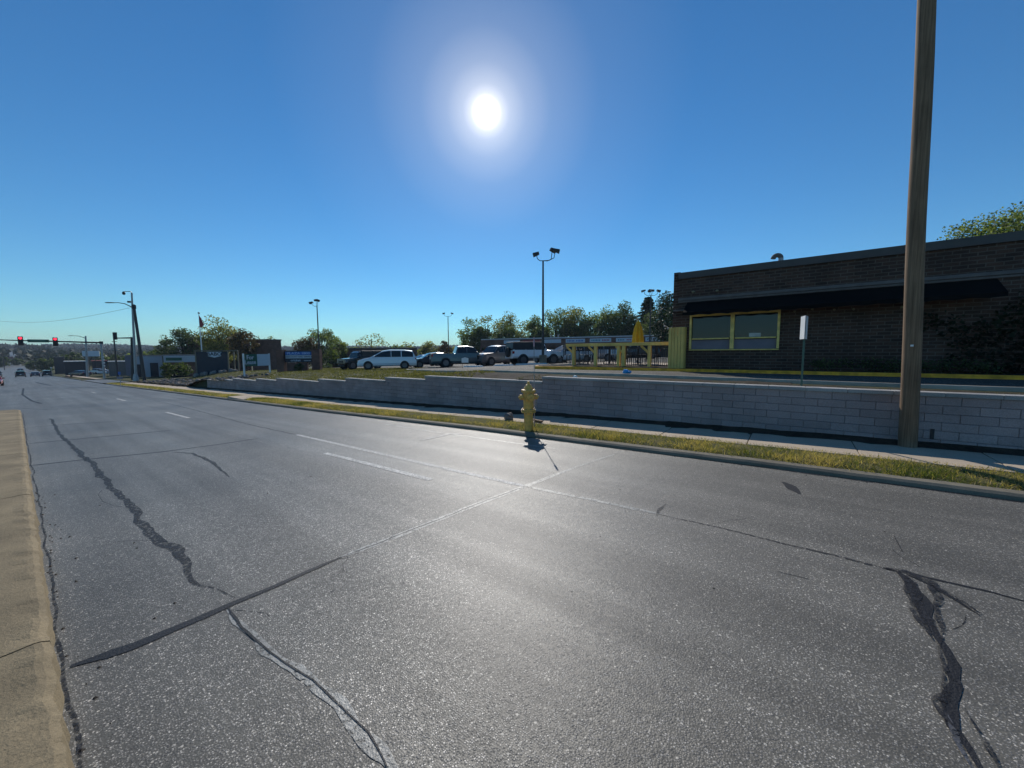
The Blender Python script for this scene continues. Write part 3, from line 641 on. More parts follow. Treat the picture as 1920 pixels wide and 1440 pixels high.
def table(x,y,rz,label):
    t=thing('patio_table',label,'table',(x,y,BZ+.025),rz,'dark tables on the patio')
    q=MB(); q.box((0,0,.73),(.75,.75,.03)); q.build('tabletop',m_dmetal,t,bev=.005)
    q=MB(); q.tube([(0,0,0),(0,0,.72)],.03,8); q.box((0,0,.015),(.5,.08,.03)); q.box((0,0,.017),(.08,.5,.03)); q.build('pedestal',m_dmetal,t)
def chair(x,y,rz,label):
    t=thing('patio_chair',label,'chair',(x,y,BZ+.025),rz,'dark chairs on the patio')
    q=MB(); q.box((0,0,.45),(.44,.44,.03)); q.build('seat',m_dmetal,t,bev=.005)
    q=MB(); 
    for k in range(5): q.box((-.16+.08*k,.21,.68),(.02,.02,.42))
    q.box((0,.21,.89),(.42,.03,.05)); q.build('backrest',m_dmetal,t)
    for a in (-1,1):
        for c in (-1,1):
            q=MB(); q.tube([(a*.19,c*.19,.44),(a*.22,c*.22,0)],.014,6); q.build('leg',m_dmetal,t)
tx=[-8.7,-7.2,-5.7]
tl=['dark square table at the left end of the patio','dark square table in the middle of the patio','dark square table nearest the board screen']
for i,x in enumerate(tx):
    y=PY+1.5+.3*(i%2); table(x,y,.2*i,tl[i])
    w=['left end','middle','right end'][i]
    chair(x-.6,y,PI/2,f'dark slatted chair on the left of the table at the patio {w}'); chair(x+.6,y+.05,-PI/2,f'dark slatted chair on the right of the table at the patio {w}'); chair(x+.05,y+.65,0,f'dark slatted chair behind the table at the patio {w}')
# string of bulbs
sl=thing('string_light','short string of small round bulbs hanging beside the restaurant corner','string light',(0,0,0))
P0=atd(1243,606,17.5); P1=atd(1272,602,15.6); m=MB(); cv=[]
for k in range(9):
    t=k/8; p=P0.lerp(P1,t)-Vector((0,0,.25*math.sin(PI*t))); cv.append(p)
m.tube(cv,.006,5); m.build('wire',m_dmetal,sl)
for k in (1,3,5,6,7): 
    q=MB(); q.lathe([(.005,-.09),(.03,-.07),(.035,-.045),(.012,-.01)],tuple(cv[k]),8); q.build('bulb',m_light,sl)
# ------------------------------------------------------------------ hydrant, rod, sign, pole, litter
hp=ong(991,806,zr,.09); hz=zr(hp.x)+.09
hy=thing('fire_hydrant','tall weathered yellow fire hydrant in the grass verge by the kerb','hydrant',(hp.x,hp.y,hz))
HH=1.1
sp=lambda pr:[(r,z*HH) for r,z in pr]
m=MB(); m.lathe(sp([(.105,-.1),(.105,.33),(.108,.335),(.108,.36),(.1,.365)]),n=24); m.build('lower_barrel',m_yel,hy,smooth=False,bev=.004)
m=MB(); m.lathe(sp([(.165,.375),(.17,.38),(.17,.405),(.12,.41),(.165,.415),(.165,.44),(.12,.445)]),n=24)
m.build('break_flange',m_yel,hy)
m=MB()
for k in range(8):
    a=PI/4*k+.2
    for r,z0,z1 in ((.145,.36,.46),(.15,.79,.86)): m=MB(); m.lathe([(.014,z0*HH),(.014,z1*HH)],(r*math.cos(a),r*math.sin(a),0),6); m.build('bolt',m_bolt,hy)
m=MB(); m.lathe(sp([(.118,.445),(.118,.62),(.13,.64),(.13,.76),(.12,.8)]),n=24); m.build('upper_barrel',m_yel,hy,bev=.004)
m=MB(); m.lathe(sp([(.165,.8),(.168,.805),(.168,.85),(.16,.855),(.11,.86),(.1,.9),(.06,.955),(.035,.965),(.035,.99),(.026,.995),(.026,1.03)]),n=24); m.build('bonnet',m_yel,hy)
toc=math.atan2(-hp.y,-hp.x)
for da,r in ((1.5,.052),(-1.5,.052),(0.0,.07)):
    a=toc+da+.28; q=MB(); cc=(0,0,.7*HH); q.lathe([(r,.08),(r,.15),(r*1.22,.152),(r*1.22,.2),(r*1.05,.215),(.02,.218),(.02,.245)],cc,14,'h',a)
    q.build('nozzle_cap',m_yel,hy)
q=MB(); a=toc+1.78; q.tube([(.2*math.cos(a),.2*math.sin(a),.66*HH),(.19*math.cos(a),.19*math.sin(a),.56*HH),(.12*math.cos(a),.12*math.sin(a),.5*HH)],.007,5); q.build('chain',m_bolt,hy)
rp=atd(1002,716,8.75); rtp=atd(1000,632,8.75)
mk=thing('hydrant_marker','thin pale marker rod with pinkish tip standing behind the hydrant','marker rod',(rp.x,rp.y,zr(rp.x)+.12))
hgt=rtp.z-(zr(rp.x)+.12); m=MB(); m.tube([(0,0,0),(0,0,.5),(-.01,0,hgt-.22)],[.011,.008,.007],6); m.build('rod',m_galv,mk); m=MB(); m.tube([(-.01,0,hgt-.22),(-.012,0,hgt)],[.016,.014],6); m.build('tip',M('pink_tip',(.6,.35,.38),.6),mk)
# rock and board behind hydrant
pr=ong(972,780,zr,.13); pr.y=7.98
def rock(m,c,r,seed):
    n=9; b0=len(m.v)
    for i in range(1,6):
        ph=PI*i/6
        for k in range(n):
            t_=2*PI*k/n; d=Vector((math.sin(ph)*math.cos(t_),math.sin(ph)*math.sin(t_),math.cos(ph))); q=1+.45*mnoise.noise(d*1.6+Vector((seed,0,0))); m.v.append((c[0]+d.x*r[0]*q,c[1]+d.y*r[1]*q,c[2]+d.z*r[2]*q))
    for i in range(4):
        for k in range(n): a=b0+i*n+k; c_=b0+i*n+(k+1)%n; m.f.append((a,a+n,c_+n,c_))
    m.f.append(tuple(b0+k for k in range(n))); m.f.append(tuple(b0+4*n+n-1-k for k in range(n)))
m=MB(); rock(m,(0,0,.09),(.15,.12,.1),3.3); tag(m.build('rock',m_stone,loc=(pr.x,pr.y,zr(pr.x)+.09)),'grey brown rock lying behind the hydrant at the grass edge','rock')
pb=ong(1015,784,zr,.14); m=MB(); m.box((0,0,.05),(.62,.09,.035)); m.box((.12,0,.02),(.05,.12,.05)); m.box((.22,.02,.02),(.06,.09,.05)); tag(m.build('broken_board',m_pole,loc=(pb.x,8.0,zr(pb.x)+.1),rz=-.25),'short dark piece of lumber lying on the pavement edge right of the hydrant','board')
# utility pole
ub=atY(1702,831,9.0); ut=atY(1738,0,9.0); 
upz=zr(ub.x)+.05
pole=thing('utility_pole','tall weathered grey wooden utility pole leaning slightly in front of the wall','utility pole',(ub.x,9.0,upz))
dx=(ut.x-ub.x)/(ut.z-ub.z); m=MB(); pts=[]; rs=[]
for k in range(34):
    z=-.1+k*.28; pts.append((dx*z+.006*math.sin(z*1.3),.004*math.sin(z*2.1),z)); rs.append((.118-.0016*z)*(1+.02*mnoise.noise(Vector((0,0,z*2)))))
m.tube(pts,rs,26); m.build('shaft',m_pole,pole,smooth=True)
q=MB(); pd=atY(1710,648,8.88); q.box((pd.x-ub.x,-.12,pd.z-upz),(.035,.012,.03)); q.build('tag_plate',m_white,pole)
q=MB(); q.tube([(dx*9.1+.05,0,9.1),(4.6,-.15,.1)],.006,5); q.build('guy_wire',m_dmetal,pole)
# no parking sign
spz=top(atY(1503,714,9.6).x,9.6); sb=atY(1503,716,9.6); st=atY(1500,596,9.6)
sg=thing('parking_sign','white edge-on double parking sign on a thin green post before the restaurant','sign',(sb.x,9.6,spz))
hz_=st.z-spz; q=MB(); q.box((0,0,hz_/2),(.035,.03,hz_-.02)); q.build('post',M('green_post',(.08,.14,.11),.5,.4),sg)
q=MB(); q.box((0,0,0),(.3,.006,.46)); q.build('sign_plate',m_white,sg,bev=.002,loc=(-.035,-.03,hz_-.2),rz=math.radians(103))
q=MB(); q.box((0,0,0),(.3,.006,.46)); q.build('sign_plate',m_white,sg,bev=.002,loc=(.03,.02,hz_-.2),rz=math.radians(84))
# blue litter & weeds
pb=ong(1165,702,zl,.03); pb.y=max(pb.y,12.2)
m=MB(); rock(m,(0,0,.07),(.11,.08,.08),8.1); rock(m,(.1,.03,.06),(.08,.07,.06),2.1); tag(m.build('plastic_bag',m_blue,loc=(pb.x,pb.y,top(pb.x,pb.y)+.03)),'bright blue plastic bag lying on the car park asphalt behind the wall','bag')
m=MB(); rock(m,(0,0,.03),(.07,.05,.05),6.1); pl=atY(1077,705,9.75); tag(m.build('paper_litter',m_white,loc=(pl.x,9.8,top(pl.x,9.8)+.03)),'crumpled white paper on the soil just behind the wall cap','litter')
# ------------------------------------------------------------------ vegetation on ground
def blades(m,x,y,z,h,w,lean):
    a=U(0,2*PI); c,s=math.cos(a)*w/2,math.sin(a)*w/2; la=U(0,2*PI); l=h*lean*RND()
    b0=len(m.v); m.v+=[(x-c,y-s,z),(x+c,y+s,z),(x+math.cos(la)*l,y+math.sin(la)*l,z+h)]; m.f.append((b0,b0+1,b0+2))
m=MB()
for i in range(120000):
    X=6.5-34*RND()**1.7 if i%5 else U(-70,-20); Y=U(KY+.17,7.95)
    d=mnoise.noise(Vector((X*1.3,Y*2.2,0)))*.55+mnoise.noise(Vector((X*4,Y*4,3)))*.45
    if d<U(-.6,.2): continue
    if -24.8<X<-22.2 and RND()<.97: continue
    far=max(0,(-X-8)/10); h=U(.035,.085)*(.55 if Y>7.68 and RND()<.7 else 1)*(1.1-.5*max(0,Y-7.3))*(1+.6*mnoise.noise(Vector((X*.8,Y,9))))
    blades(m,X,Y,zr(X)+.085-(.03 if Y<KY+.25 else 0),h,U(.006,.012)*(1+min(4,far)),1.5)
o=tag(m.build('verge_grass',m_grassA),'patchy green and straw coloured grass growing in the kerbside verge','grass'); o['kind']='stuff'
m=MB()
for i in range(46000):
    X=U(-64,-9.5); Y=9.6+ (ledge(X)-9.65)*RND()
    if X>-22 and Y>ledge(X)-.2: continue
    if mnoise.noise(Vector((X*.5,Y*.5,2)))+.4*mnoise.noise(Vector((X*2,Y*2,6)))<U(-.7,.1): continue
    blades(m,X,Y,top(X,Y)-.01,U(.05,.12),U(.03,.06),1.5)
o=tag(m.build('lawn_grass',m_grassB),'dry olive lawn grass on the bank behind the stepped wall','grass'); o['kind']='stuff'
m=MB()
for i in range(420):
    X=U(-11,9); Y=U(9.55,10.15+ (0.5 if X<-5 else 0)); 
    if mnoise.noise(Vector((X*1.1,Y,2)))<-.05: continue
    z=top(X,Y)
    for k in range(10): blades(m,X+U(-.05,.05),Y+U(-.05,.05),z-.01,U(.03,.1),.012,1.8)
o=tag(m.build('weed_tufts',m_weed),'scruffy dry weeds scattered over the soil behind the wall cap','weeds'); o['kind']='stuff'
strip('soil_strip',[(9.1,-.02),(9.5,.012),(10.0,.012),(10.55,.0)],-12,20,.5,m_soil,f=lambda X:top(X,9.2),jit=.03) if False else None
m=MB(); grid(m,frange(-14,24,.4),[9.51,9.6,9.8,10.0,10.2,10.5,10.9,11.5],lambda X,Y: top(X,Y)+.012+.03*mnoise.noise(Vector((X*2,Y*2,0)))-(.3 if Y>ledge(X)-.1 else 0)); struct(m.build('soil_strip',m_soil))
# dark rubble bank past the end of the wall
m=MB(); grid(m,frange(-68,XWL+5,.5),[9.15,9.4,9.8,10.3,11,12,13],lambda X,Y: top(X,Y)+.02+.22*abs(mnoise.noise(Vector((X*.8,Y*.9,1))))*(1 if X<XWL else max(0,(XWL+5-X)/5))-(.15 if Y>12.5 else 0)); struct(m.build('soil_bank',m_bank))
m=MB()
for i in range(260):
    X=U(-66,XWL+4); Y=U(9.2,12.6); r=U(.06,.2); rock(m,(X,Y,top(X,Y)+.1),(r,r,r*.6),RND()*50)
o=tag(m.build('rubble',m_stone),'dark broken stones strewn over the bank where the wall ends','rubble'); o['kind']='stuff'
# ------------------------------------------------------------------ trees
def tree(name,label,px,ptop,d,wpx,mat,dens=1.0,style='round',leaf=None,group=None,base=.25,cat='tree',trunk=True,gzz=None):
    c=atd(px,660,d); zg=gz(c.x,c.y) if gzz is None else gzz; zt=atd(px,ptop,d).z
    H=zt-zg; k=math.hypot(1,(px-960)/F); R=wpx/F*d/ (1+.35*((px-960)/F)**2)
    t=thing(name,label,cat,(c.x,c.y,zg),U(0,6),group)
    s=leaf or max(.16,d*.0042)
    m=MB(); tr=MB()
    h0=H*base
    tr.tube([(0,0,-.2),(U(-.1,.1),U(-.1,.1),H*.3),(U(-.2,.2),U(-.2,.2),H*.62),(0,0,H*(.8 if style!='pine' else .97))],[H*.022+.05,H*.018+.03,H*.012,.02],8)
    if style=='pine':
        nl=int(26*dens)+8
        for i in range(nl):
            f=i/nl; z=h0+(H-h0)*f; rr=R*(1-f)**.55*(U(.45,1.15))+.1; nb_=7
            for j in range(nb_):
                a=U(0,2*PI)
                for q in range(7):
                    e=rr*(q+1)/7; leafcloud(m,(e*math.cos(a),e*math.sin(a),z-e*.22),(s*1.1,s*1.1,s*.6),int(3+3*dens),s*1.1)
    else:
        nc=int((46 if style=='round' else 30)*dens)
        for i in range(nc):
            u_=U(0,2*PI); v_=math.acos(U(-1,1)); rr=U(.35,1)**.6
            x=R*rr*math.sin(v_)*math.cos(u_); y=R*rr*math.sin(v_)*math.sin(u_); zc=(h0+H)/2+(H-h0)/2*rr*math.cos(v_)*.92
            if style!='bush': 
                if i%3==0: tr.tube([(0,0,max(h0*.7,zc*.55)),(x*.5,y*.5,zc*.82),(x*.9,y*.9,zc)],[H*.008+.02,H*.005+.012,.008],5)
            cr=(R*.5+(H-h0)*.25)*U(.24,.42)*(1 if style!='sparse' else .8)
            n=int((46 if style!='sparse' else 20)*(cr/s)**1.3*.35*(1 if style!='sparse' else .8))+8
            leafcloud(m,(x,y,min(zc,H-cr*.35)),(cr,cr,cr*.75),min(n,420),s)
    if trunk: tr.build('trunk',m_bark,t)
    m.build('crown',mat,t)
    return t
GL='trees behind the brick buildings on the left'
tree('maple_tree','dark rounded tree left of the flagpole',343,612,92,34,m_leafD,1.4,group=GL,base=.05)
tree('maple_tree','small dark tree at the left foot of the rounded tree',312,634,95,18,m_leafD,1.0,group=GL,base=.05)
tree('elm_tree','tall yellow green tree just right of the flagpole',412,593,84,36,m_leafY,1.3,group=GL,base=.12)
tree('oak_tree','rusty olive tree above the sign with green lease board',457,617,78,27,m_leafR,1.3,group=GL,base=.3)
tree('elm_tree','wispy treetop peeking over the flat brick building',508,626,125,16,m_leafY,.6,'sparse',group=GL)
tree('elm_tree','green tree behind the left car park lamp',603,612,96,30,m_leafG,1.2,group=GL,base=.1)
tree('oak_tree','russet tree behind the blue plaza sign',575,632,90,26,m_leafR,1.2,group=GL,base=.1)
tree('shrub_tree','low green tree at the right of the plaza sign',632,634,105,20,m_leafG,1.0,group=GL,base=.05)
GM='small far trees beyond the car park'
tree('elm_tree','thin see-through tree above the white minivan bonnet',697,619,128,34,m_leafY,.9,'sparse',group=GM,base=.2)
tree('elm_tree','low thin tree right of the minivan roof',771,634,140,18,m_leafY,.9,'sparse',group=GM,base=.1)
tree('shrub_tree','low olive tree left of the far twin lamp',806,641,140,16,m_leafY,1,group=GM,base=.05)
tree('oak_tree','reddish tree at the foot of the far twin lamp',836,636,135,15,m_leafR,1,group=GM,base=.05)
tree('shrub_tree','low bushy tree behind the dark sedan',740,645,135,22,m_leafG,1,group=GM,base=.0)
tree('shrub_tree','low bushy tree at the far right edge of the small trees',860,646,130,16,m_leafY,1,group=GM,base=.0)
tree('shrub_tree','small low bush filling the gap behind the minivan roof',668,648,130,18,m_leafG,1,group=GM,base=.0)
GR='tall trees behind the row of shops'
specs=[(888,594,112,22,m_leafG,'round','airy tree at the left end of the tall tree row'),(915,586,118,24,m_leafY,'sparse','tree with pale tips second from the left of the tall row'),(958,583,120,30,m_leafY,'round','broad olive tree left of the tall triple lamp'),(1003,592,122,20,m_leafG,'round','shorter green tree right behind the tall triple lamp'),(1042,576,118,28,m_leafG,'round','broad green tree just right of the tall triple lamp'),(1078,571,114,27,m_leafY,'round','light topped tree rising over the shop signs'),(1108,583,110,22,m_leafG,'round','green tree in the dip of the tree row'),(1140,573,104,27,m_leafG,'round','wide green tree left of the umbrella'),(1168,566,100,24,m_leafD,'round','dark green tree right above the umbrella'),(1020,604,116,26,m_leafD,'round','low dark tree filling in under the tall row at the lamp'),(1070,604,112,34,m_leafD,'round','low dark tree filling in under the light topped tree'),(1130,604,105,36,m_leafD,'round','low dark tree filling in left of the umbrella'),(1185,600,100,30,m_leafD,'round','low dark tree filling in behind the umbrella'),(905,612,110,24,m_leafD,'round','low dark tree filling in at the left end of the row'),(955,610,112,28,m_leafD,'round','low dark tree filling in left of the tall lamp'),(1232,580,84,26,m_leafD,'round','dark rounded tree between the two conifers beside the restaurant')]
for px,pt,d,w,mt,stl,lab in specs: tree('oak_tree',lab,px,pt,d,w,mt,1.25,stl,group=GR,base=.08)
tree('pine_tree','spiky conifer behind the four headed lamp',1213,556,92,36,m_leafS,1.3,'pine',group=GR,base=.05)
tree('pine_tree','tall dark evergreen beside the restaurant corner',1250,547,66,25,m_leafS,1.6,'round',group=GR,base=.05)
tree('pine_tree','second dark evergreen hidden partly by the restaurant corner',1272,560,60,24,m_leafS,1.5,'round',group=GR,base=.05)
tree('maple_tree','leafy green treetop above the right end of the restaurant roof',1915,380,27,200,m_leafG,3.6,'round',leaf=.17,base=.35)
# forest cover on the far hills
m=MB()
for i in range(30000):
    ph=U(-1.40,.25); r=U(190,1750)**1.0
    s_=math.tan(U(-.96,.05)); d=DH+R0*s_; d.normalize(); X,Y=d.x*r,d.y*r
    if (-16<Y<17 and r<420) or (-9<Y<8 and r<430) or -4.5<Y<3: continue
    if r<330 and Y>-16: continue
    z=gz(X,Y); hh=U(3,9); w=U(2.2,5.5)*(.55+r/1500)
    if mnoise.noise(Vector((X/70,Y/70,3)))<-.25 and r<800: continue
    for k in range(3): leafq(m,Vector((X+U(-3,3),Y+U(-3,3),z-.4+hh*U(.1,1))),w)
o=tag(m.build('hill_forest',leafmat('forest_leaf',(.014,.022,.012),(.045,.055,.024),.05,.05)),'hazy tree covered hills beyond the street on the left','forest'); o['kind']='stuff'
# ------------------------------------------------------------------ lamps of the car park
def flood(m,c,a,tilt=.3,s=1.0):
    fx,fy=math.cos(a),math.sin(a); 
    pts=[]
    for (l,w,h) in ((-.28,-.2,-.13),(-.28,.2,-.13),(-.28,.2,.1),(-.28,-.2,.1),(.3,-.24,-.19),(.3,.24,-.19),(.3,.24,.14),(.3,-.24,.14)):
        l*=s;w*=s;h*=s; L_=l*math.cos(tilt)+h*math.sin(tilt); hh=-l*math.sin(tilt)+h*math.cos(tilt); pts.append((c[0]+fx*L_-fy*w,c[1]+fy*L_+fx*w,c[2]+hh))
    b0=len(m.v); m.v+=pts; m.f+=[tuple(b0+i for i in q) for q in ((3,2,1,0),(4,5,6,7),(0,1,5,4),(1,2,6,5),(2,3,7,6),(3,0,4,7))]
def lotlamp(label,px,pbase,ptop,d,heads,base=False):
    b_=atd(px,pbase,d); zt=atd(px-2,ptop,d).z; zg=gz(b_.x,b_.y)
    t=thing('car_park_lamp',label,'lamp post',(b_.x,b_.y,zg),0,'floodlight poles of the car park'); H=zt-zg-.75
    q=MB(); q.tube([(0,0,.0),(0,0,H)],[.11,.065],10); q.build('pole',m_bronze,t)
    if base: q=MB(); q.lathe([(.3,-.1),(.3,.75),(.27,.78)],(0,0,0),18); q.build('concrete_base',m_kerb,t)
    ar=math.atan2(R0.y,R0.x)
    for da,out,up in heads:
        a=ar+da; e=(out*math.cos(a),out*math.sin(a))
        q=MB(); q.tube([(0,0,H-.02),(e[0]*.5,e[1]*.5,H-.02),(e[0]*.9,e[1]*.9,H+.15),(e[0],e[1],H+up)],.03,6); q.build('arm',m_bronze,t)
        q=MB(); flood(q,(e[0]*1.1,e[1]*1.1,H+up+.1),a,s=.82); q.build('lamp_head',m_dmetal,t)
lotlamp('tall car park lamp with three floodlights and round concrete base by the white jeep',1018,689,470,30,[(PI,.5,.4),(.25,.75,.75),(-.2,.95,.6)],True)
lotlamp('four headed car park lamp in front of the conifers',1218,650,543,50,[(PI,.9,.5),(0,.9,.5),(PI/2,.4,.6),(-PI/2,.4,.5)])
lotlamp('car park lamp with large side floodlight right of the plaza sign',600,690,564,55,[(PI,.75,.4),(0.9,.12,.75),(-PI/2,.15,.75)])
lotlamp('farthest small twin headed car park lamp above the dark sedan',841.5,672,586,76,[(PI,.75,.5),(0,.75,.5)])
# ------------------------------------------------------------------ row of shops
A=atd(907,660,100); B=atd(1262,660,79); zroof=atd(1250,627.5,79.7).z
v=(B-A); v.z=0; Ln=v.length; ang=math.atan2(v.y,v.x); nrm=Vector((v.y,-v.x,0)).normalized()
mall=thing('shop_row','long low brick row of shops with a band of white sign boards','building',(A.x,A.y,-1.2),ang)
zR=zroof+1.2
m=MB(); m.box((Ln/2,7.6,(zR-.3)/2),(Ln,15,zR-.3)); m.build('wall',m_brick2,mall)
m=MB(); m.box((Ln/2,7.2,zR-.14),(Ln+.4,16.2,.25)); m.build('roof_edge',m_roofl,mall)
m=MB(); m.box((Ln/2,-.75,zR-1.25),(Ln,1.6,1.9)); m.build('sign_band',m_brick2,mall)
m=MB(); m.box((Ln/2,-.02,2.0),(Ln-1,.05,3.0)); m.build('shopfront',m_dark,mall)
def loc_t(px):                                                   # along-front coordinate for a pixel column
    r=ray(px,640); 
    den=r.x*v.y-r.y*v.x; t=((A.x-nrm.x*-1.55)*v.y-(A.y-nrm.y*-1.55)*v.x)/den; P_=Vector((r.x*t,r.y*t,0)); return (P_-A).dot(v.normalized())
SG=[(945,975,m_sblue,'pale blue'),(981,1013,m_flagred,'dull red'),(1021,1052,m_signw,'plain white'),(1061,1097,m_signw,'white with blue marks'),(1106,1146,m_signw,'white with teal and red marks'),(1155,1191,m_signw,'white with teal and red marks'),(1210,1253,m_signw,'white with dark lettering')]
m_teal=M('sign_teal',(.05,.25,.3),.6); m_sred=M('sign_red',(.4,.05,.08),.6)
for i,(a,c,mt,_) in enumerate(SG):
    x0,x1=loc_t(a),loc_t(c); q=MB(); q.box(((x0+x1)/2,-1.6,zR-.95),(x1-x0,.1,.85)); bd=q.build('sign_board',mt if mt!=m_sblue else m_signw,mall)
    if i>=3:
        nlt=int((x1-x0)/.34)
        for half,mm in ((0,[m_sblue,m_teal,m_teal,m_navy][i-3]),(1,[m_sblue,m_sred,m_sred,m_navy][i-3])):
            q=MB()
            for k in range(nlt):
                if (k<nlt/2)==(half==0) and k not in (nlt//2,0,nlt-1): q.box((x0+(k+.5)*(x1-x0)/nlt,-1.66,zR-.95),(.2,.02,U(.3,.42)))
            if q.v: q.build('sign_marks',mm,bd)
m=MB(); xx=0
while xx<Ln: m.box((xx,-1.3,(zR-2.2)/2),(.4,.4,zR-2.2)); xx+=5.2
m.build('columns',m_brick2,mall)
m=MB()
for px in (1023,1030,1037): m.tube([(loc_t(px),2,zR-.1),(loc_t(px),2,zR+.8)],.12,6)
m.build('roof_pipes',m_galv,mall)
# ------------------------------------------------------------------ left buildings
def boxbld(name,label,x0,x1,ytop,d0,d1,mat,depth=14,zg=None,roof=None,extra=None,group=None):
    A_=atd(x0,660,d0); mr=ray((x0+x1)/2,660); rb=ray(x1,660); tb=(A_.x*mr.x+A_.y*mr.y)/(rb.x*mr.x+rb.y*mr.y); B_=Vector((rb.x*tb,rb.y*tb,0)); v_=B_-A_; v_.z=0; L_=v_.length; zb_=min(gz(A_.x,A_.y),gz(B_.x,B_.y))-.6 if zg is None else zg
    zt=atd((x0+x1)/2,ytop,((A_+B_)/2).dot(DH)).z-zb_
    t=thing(name,label,'building',(A_.x,A_.y,zb_),math.atan2(v_.y,v_.x),group)
    q=MB(); q.box((L_/2,depth/2,(zt-.2)/2),(L_,depth,zt-.2)); q.build('wall',mat,t)
    q=MB(); q.box((L_/2,depth/2,zt-.09),(L_+.3,depth+.3,.18)); q.build('roof',roof or m_roof,t)
    if extra: extra(t,L_,zt)
    return t
def ex_office(t,L_,z):
    q=MB(); q.box((L_*.42,-.02,z-2.2),(L_*.18,.04,.5)); q.build('sign_board',m_band,t)
    for k in range(5): q=MB(); q.box((L_*(.1+.2*k),-.03,z*.3),(2.0,.06,z*.32)); q.build('window',m_glass,t)
boxbld('office_building','tall windowless reddish brown brick building behind the trees',472,528,636,80,86,m_brick2,9,extra=None)
boxbld('office_building','brick building with a small sign panel between dark tree and flagpole',350,470,635,92,104,m_brick2,18,extra=ex_office)
boxbld('shop_building','low dark brick building stretching behind the white minivan',615,782,652,105,112,m_brick2,14,extra=None)
def ex_gar(t,L_,z):
    q=MB(); q.box((L_*.68,-.03,z*.36),(L_*.3,.06,z*.66)); q.build('garage_door',m_dark,t)
    q=MB(); q.box((L_*.12,-.03,z*.34),(L_*.16,.06,z*.6)); q.build('door',m_dark,t)
boxbld('garage_building','pale blue white garage with two dark openings beyond the leaning pole',251,303,666,70,76,m_wbld,12,extra=ex_gar)
def ex_sg(t,L_,z):
    q=MB(); q.box((L_*.5,-.45,z-.75),(L_*.98,.8,1.1)); q.build('canopy',m_wbld,t)
    q=MB(); q.box((L_*.32,-.9,z-.75),(L_*.48,.04,.5)); q.build('sign_board',m_green,t)
    q=MB(); q.box((L_*.4,-.03,z*.33),(L_*.6,.06,z*.5)); q.build('window',m_glass,t)
boxbld('shop_building','low shop with a long pale canopy sign in front of the dark tree',305,366,665,64,70,m_brick2,10,extra=ex_sg)
boxbld('shop_building','grey flat shed left of the pale garage',233,251,666,86,90,m_panel,9)
boxbld('shop_building','small brown house with a pale roof edge left of the camera pole',201,246,677,112,124,m_band,9,roof=m_roofl)
boxbld('shop_building','dark low building with a white slanting eave behind the street lamp',118,160,677,112,124,m_dark,10,roof=m_roofl)
boxbld('shop_building','dark square building left of the white eave',99,119,669,150,148,m_dark,10)
boxbld('shop_building','brick building with a red roof band behind the signal mast',170,199,676,140,152,m_dark,10,roof=m_flagred)
fb=[(10,24,668,330),(24,42,671,300),(46,60,676,290),(62,78,679,250),(2,12,662,420),(30,44,664,480),(80,95,681,220)]
fl=['pale far building with a grey roof near the left picture edge','small far house with a pale roof just right of the road bend','far brown building beside the tree mass under the left signal','far low shop under the green street sign','farthest pale roof up the hill at the left edge','small pale building high on the hillside road','far brown shop just left of the dark square building']
for (a,c,yt,dd),lab in zip(fb,fl): boxbld('hillside_building',lab,a,c,yt,dd,dd,random.choice([m_brick2,m_wbld,m_panel]),10,roof=random.choice([m_roof,m_roofl]),group='far buildings along the descending street')
# billboard
bb=thing('billboard','pale billboard on two legs behind the far street lamp','billboard',tuple(G(atd(173,690,130))))
zc=atd(173,663,130).z-bb.location.z
q=MB(); q.box((0,0,zc),(4.2,.3,1.9),math.atan2(R0.y,R0.x)+.5); q.build('panel',m_signw,bb); q=MB(); q.tube([(-1.2,-.6,0),(-1.2,-.6,zc-.9)],.1,6); q.tube([(1.2,.8,0),(1.2,.8,zc-.9)],.1,6); q.build('legs',m_dmetal,bb)
# ------------------------------------------------------------------ monument signs on the lawn
FR=math.atan2(R0.y,R0.x)                                         # faces the camera squarely at 0
def plan(px,py,d): p=atd(px,py,d); return Vector((p.x,p.y,gz(p.x,p.y)))
def signrot(px,extra=0): return FR+extra
RX=(PI/2,0,0)
# plaza sign
d=41; pa=plan(522,692,d); pb=plan(604,692,d+.5); v2=pb-pa; L_=math.hypot(v2.x,v2.y); a2=math.atan2(v2.y,v2.x); kk=L_/82.0
ps=thing('plaza_sign','wide brick pier sign with blue and white name boards on the lawn','sign',(pa.x,pa.y,min(pa.z,pb.z)),a2)
zz=lambda y: atd(563,y,d+.25).z-min(pa.z,pb.z)
m=MB(); m.box((kk*7,0,zz(656)/2),(kk*13,.7,zz(656))); m.build('brick_pier',m_brick2,ps)
m=MB(); m.box((kk*73,0,zz(655)/2),(kk*15,.7,zz(655))); m.build('brick_pier',m_brick2,ps)
m=MB(); m.box((kk*39.5,.1,zz(668)),(kk*52,.3,zz(658)-zz(679))); m.build('board_frame',m_navy,ps)
m=MB(); m.box((kk*36,.05,(zz(680)+.0)/2),(kk*38,.3,zz(680)-.02)); m.build('lower_panel',m_brick2,ps)
def sb_(y0,y1,mt,x0=15.5,x1=65):
    q=MB(); q.box((kk*(x0+x1)/2,-.1,(zz(y0)+zz(y1))/2),(kk*(x1-x0),.06,zz(y0)-zz(y1)-.02)); return q.build('name_board',mt,ps)
b1=sb_(659.5,665.5,m_sblue); b2=sb_(666,672,m_signw); b3=sb_(673,679,m_navy)
m_let=M('pale_lettering',(.35,.5,.72),.5); m_letd=M('dark_lettering',(.03,.04,.09),.5)
def tx_(s,mat,par,x,y,sz,st): text(s,sz,'lettering',mat,par,(kk*x,-.14,zz(y)),RX,.008,st,.004)
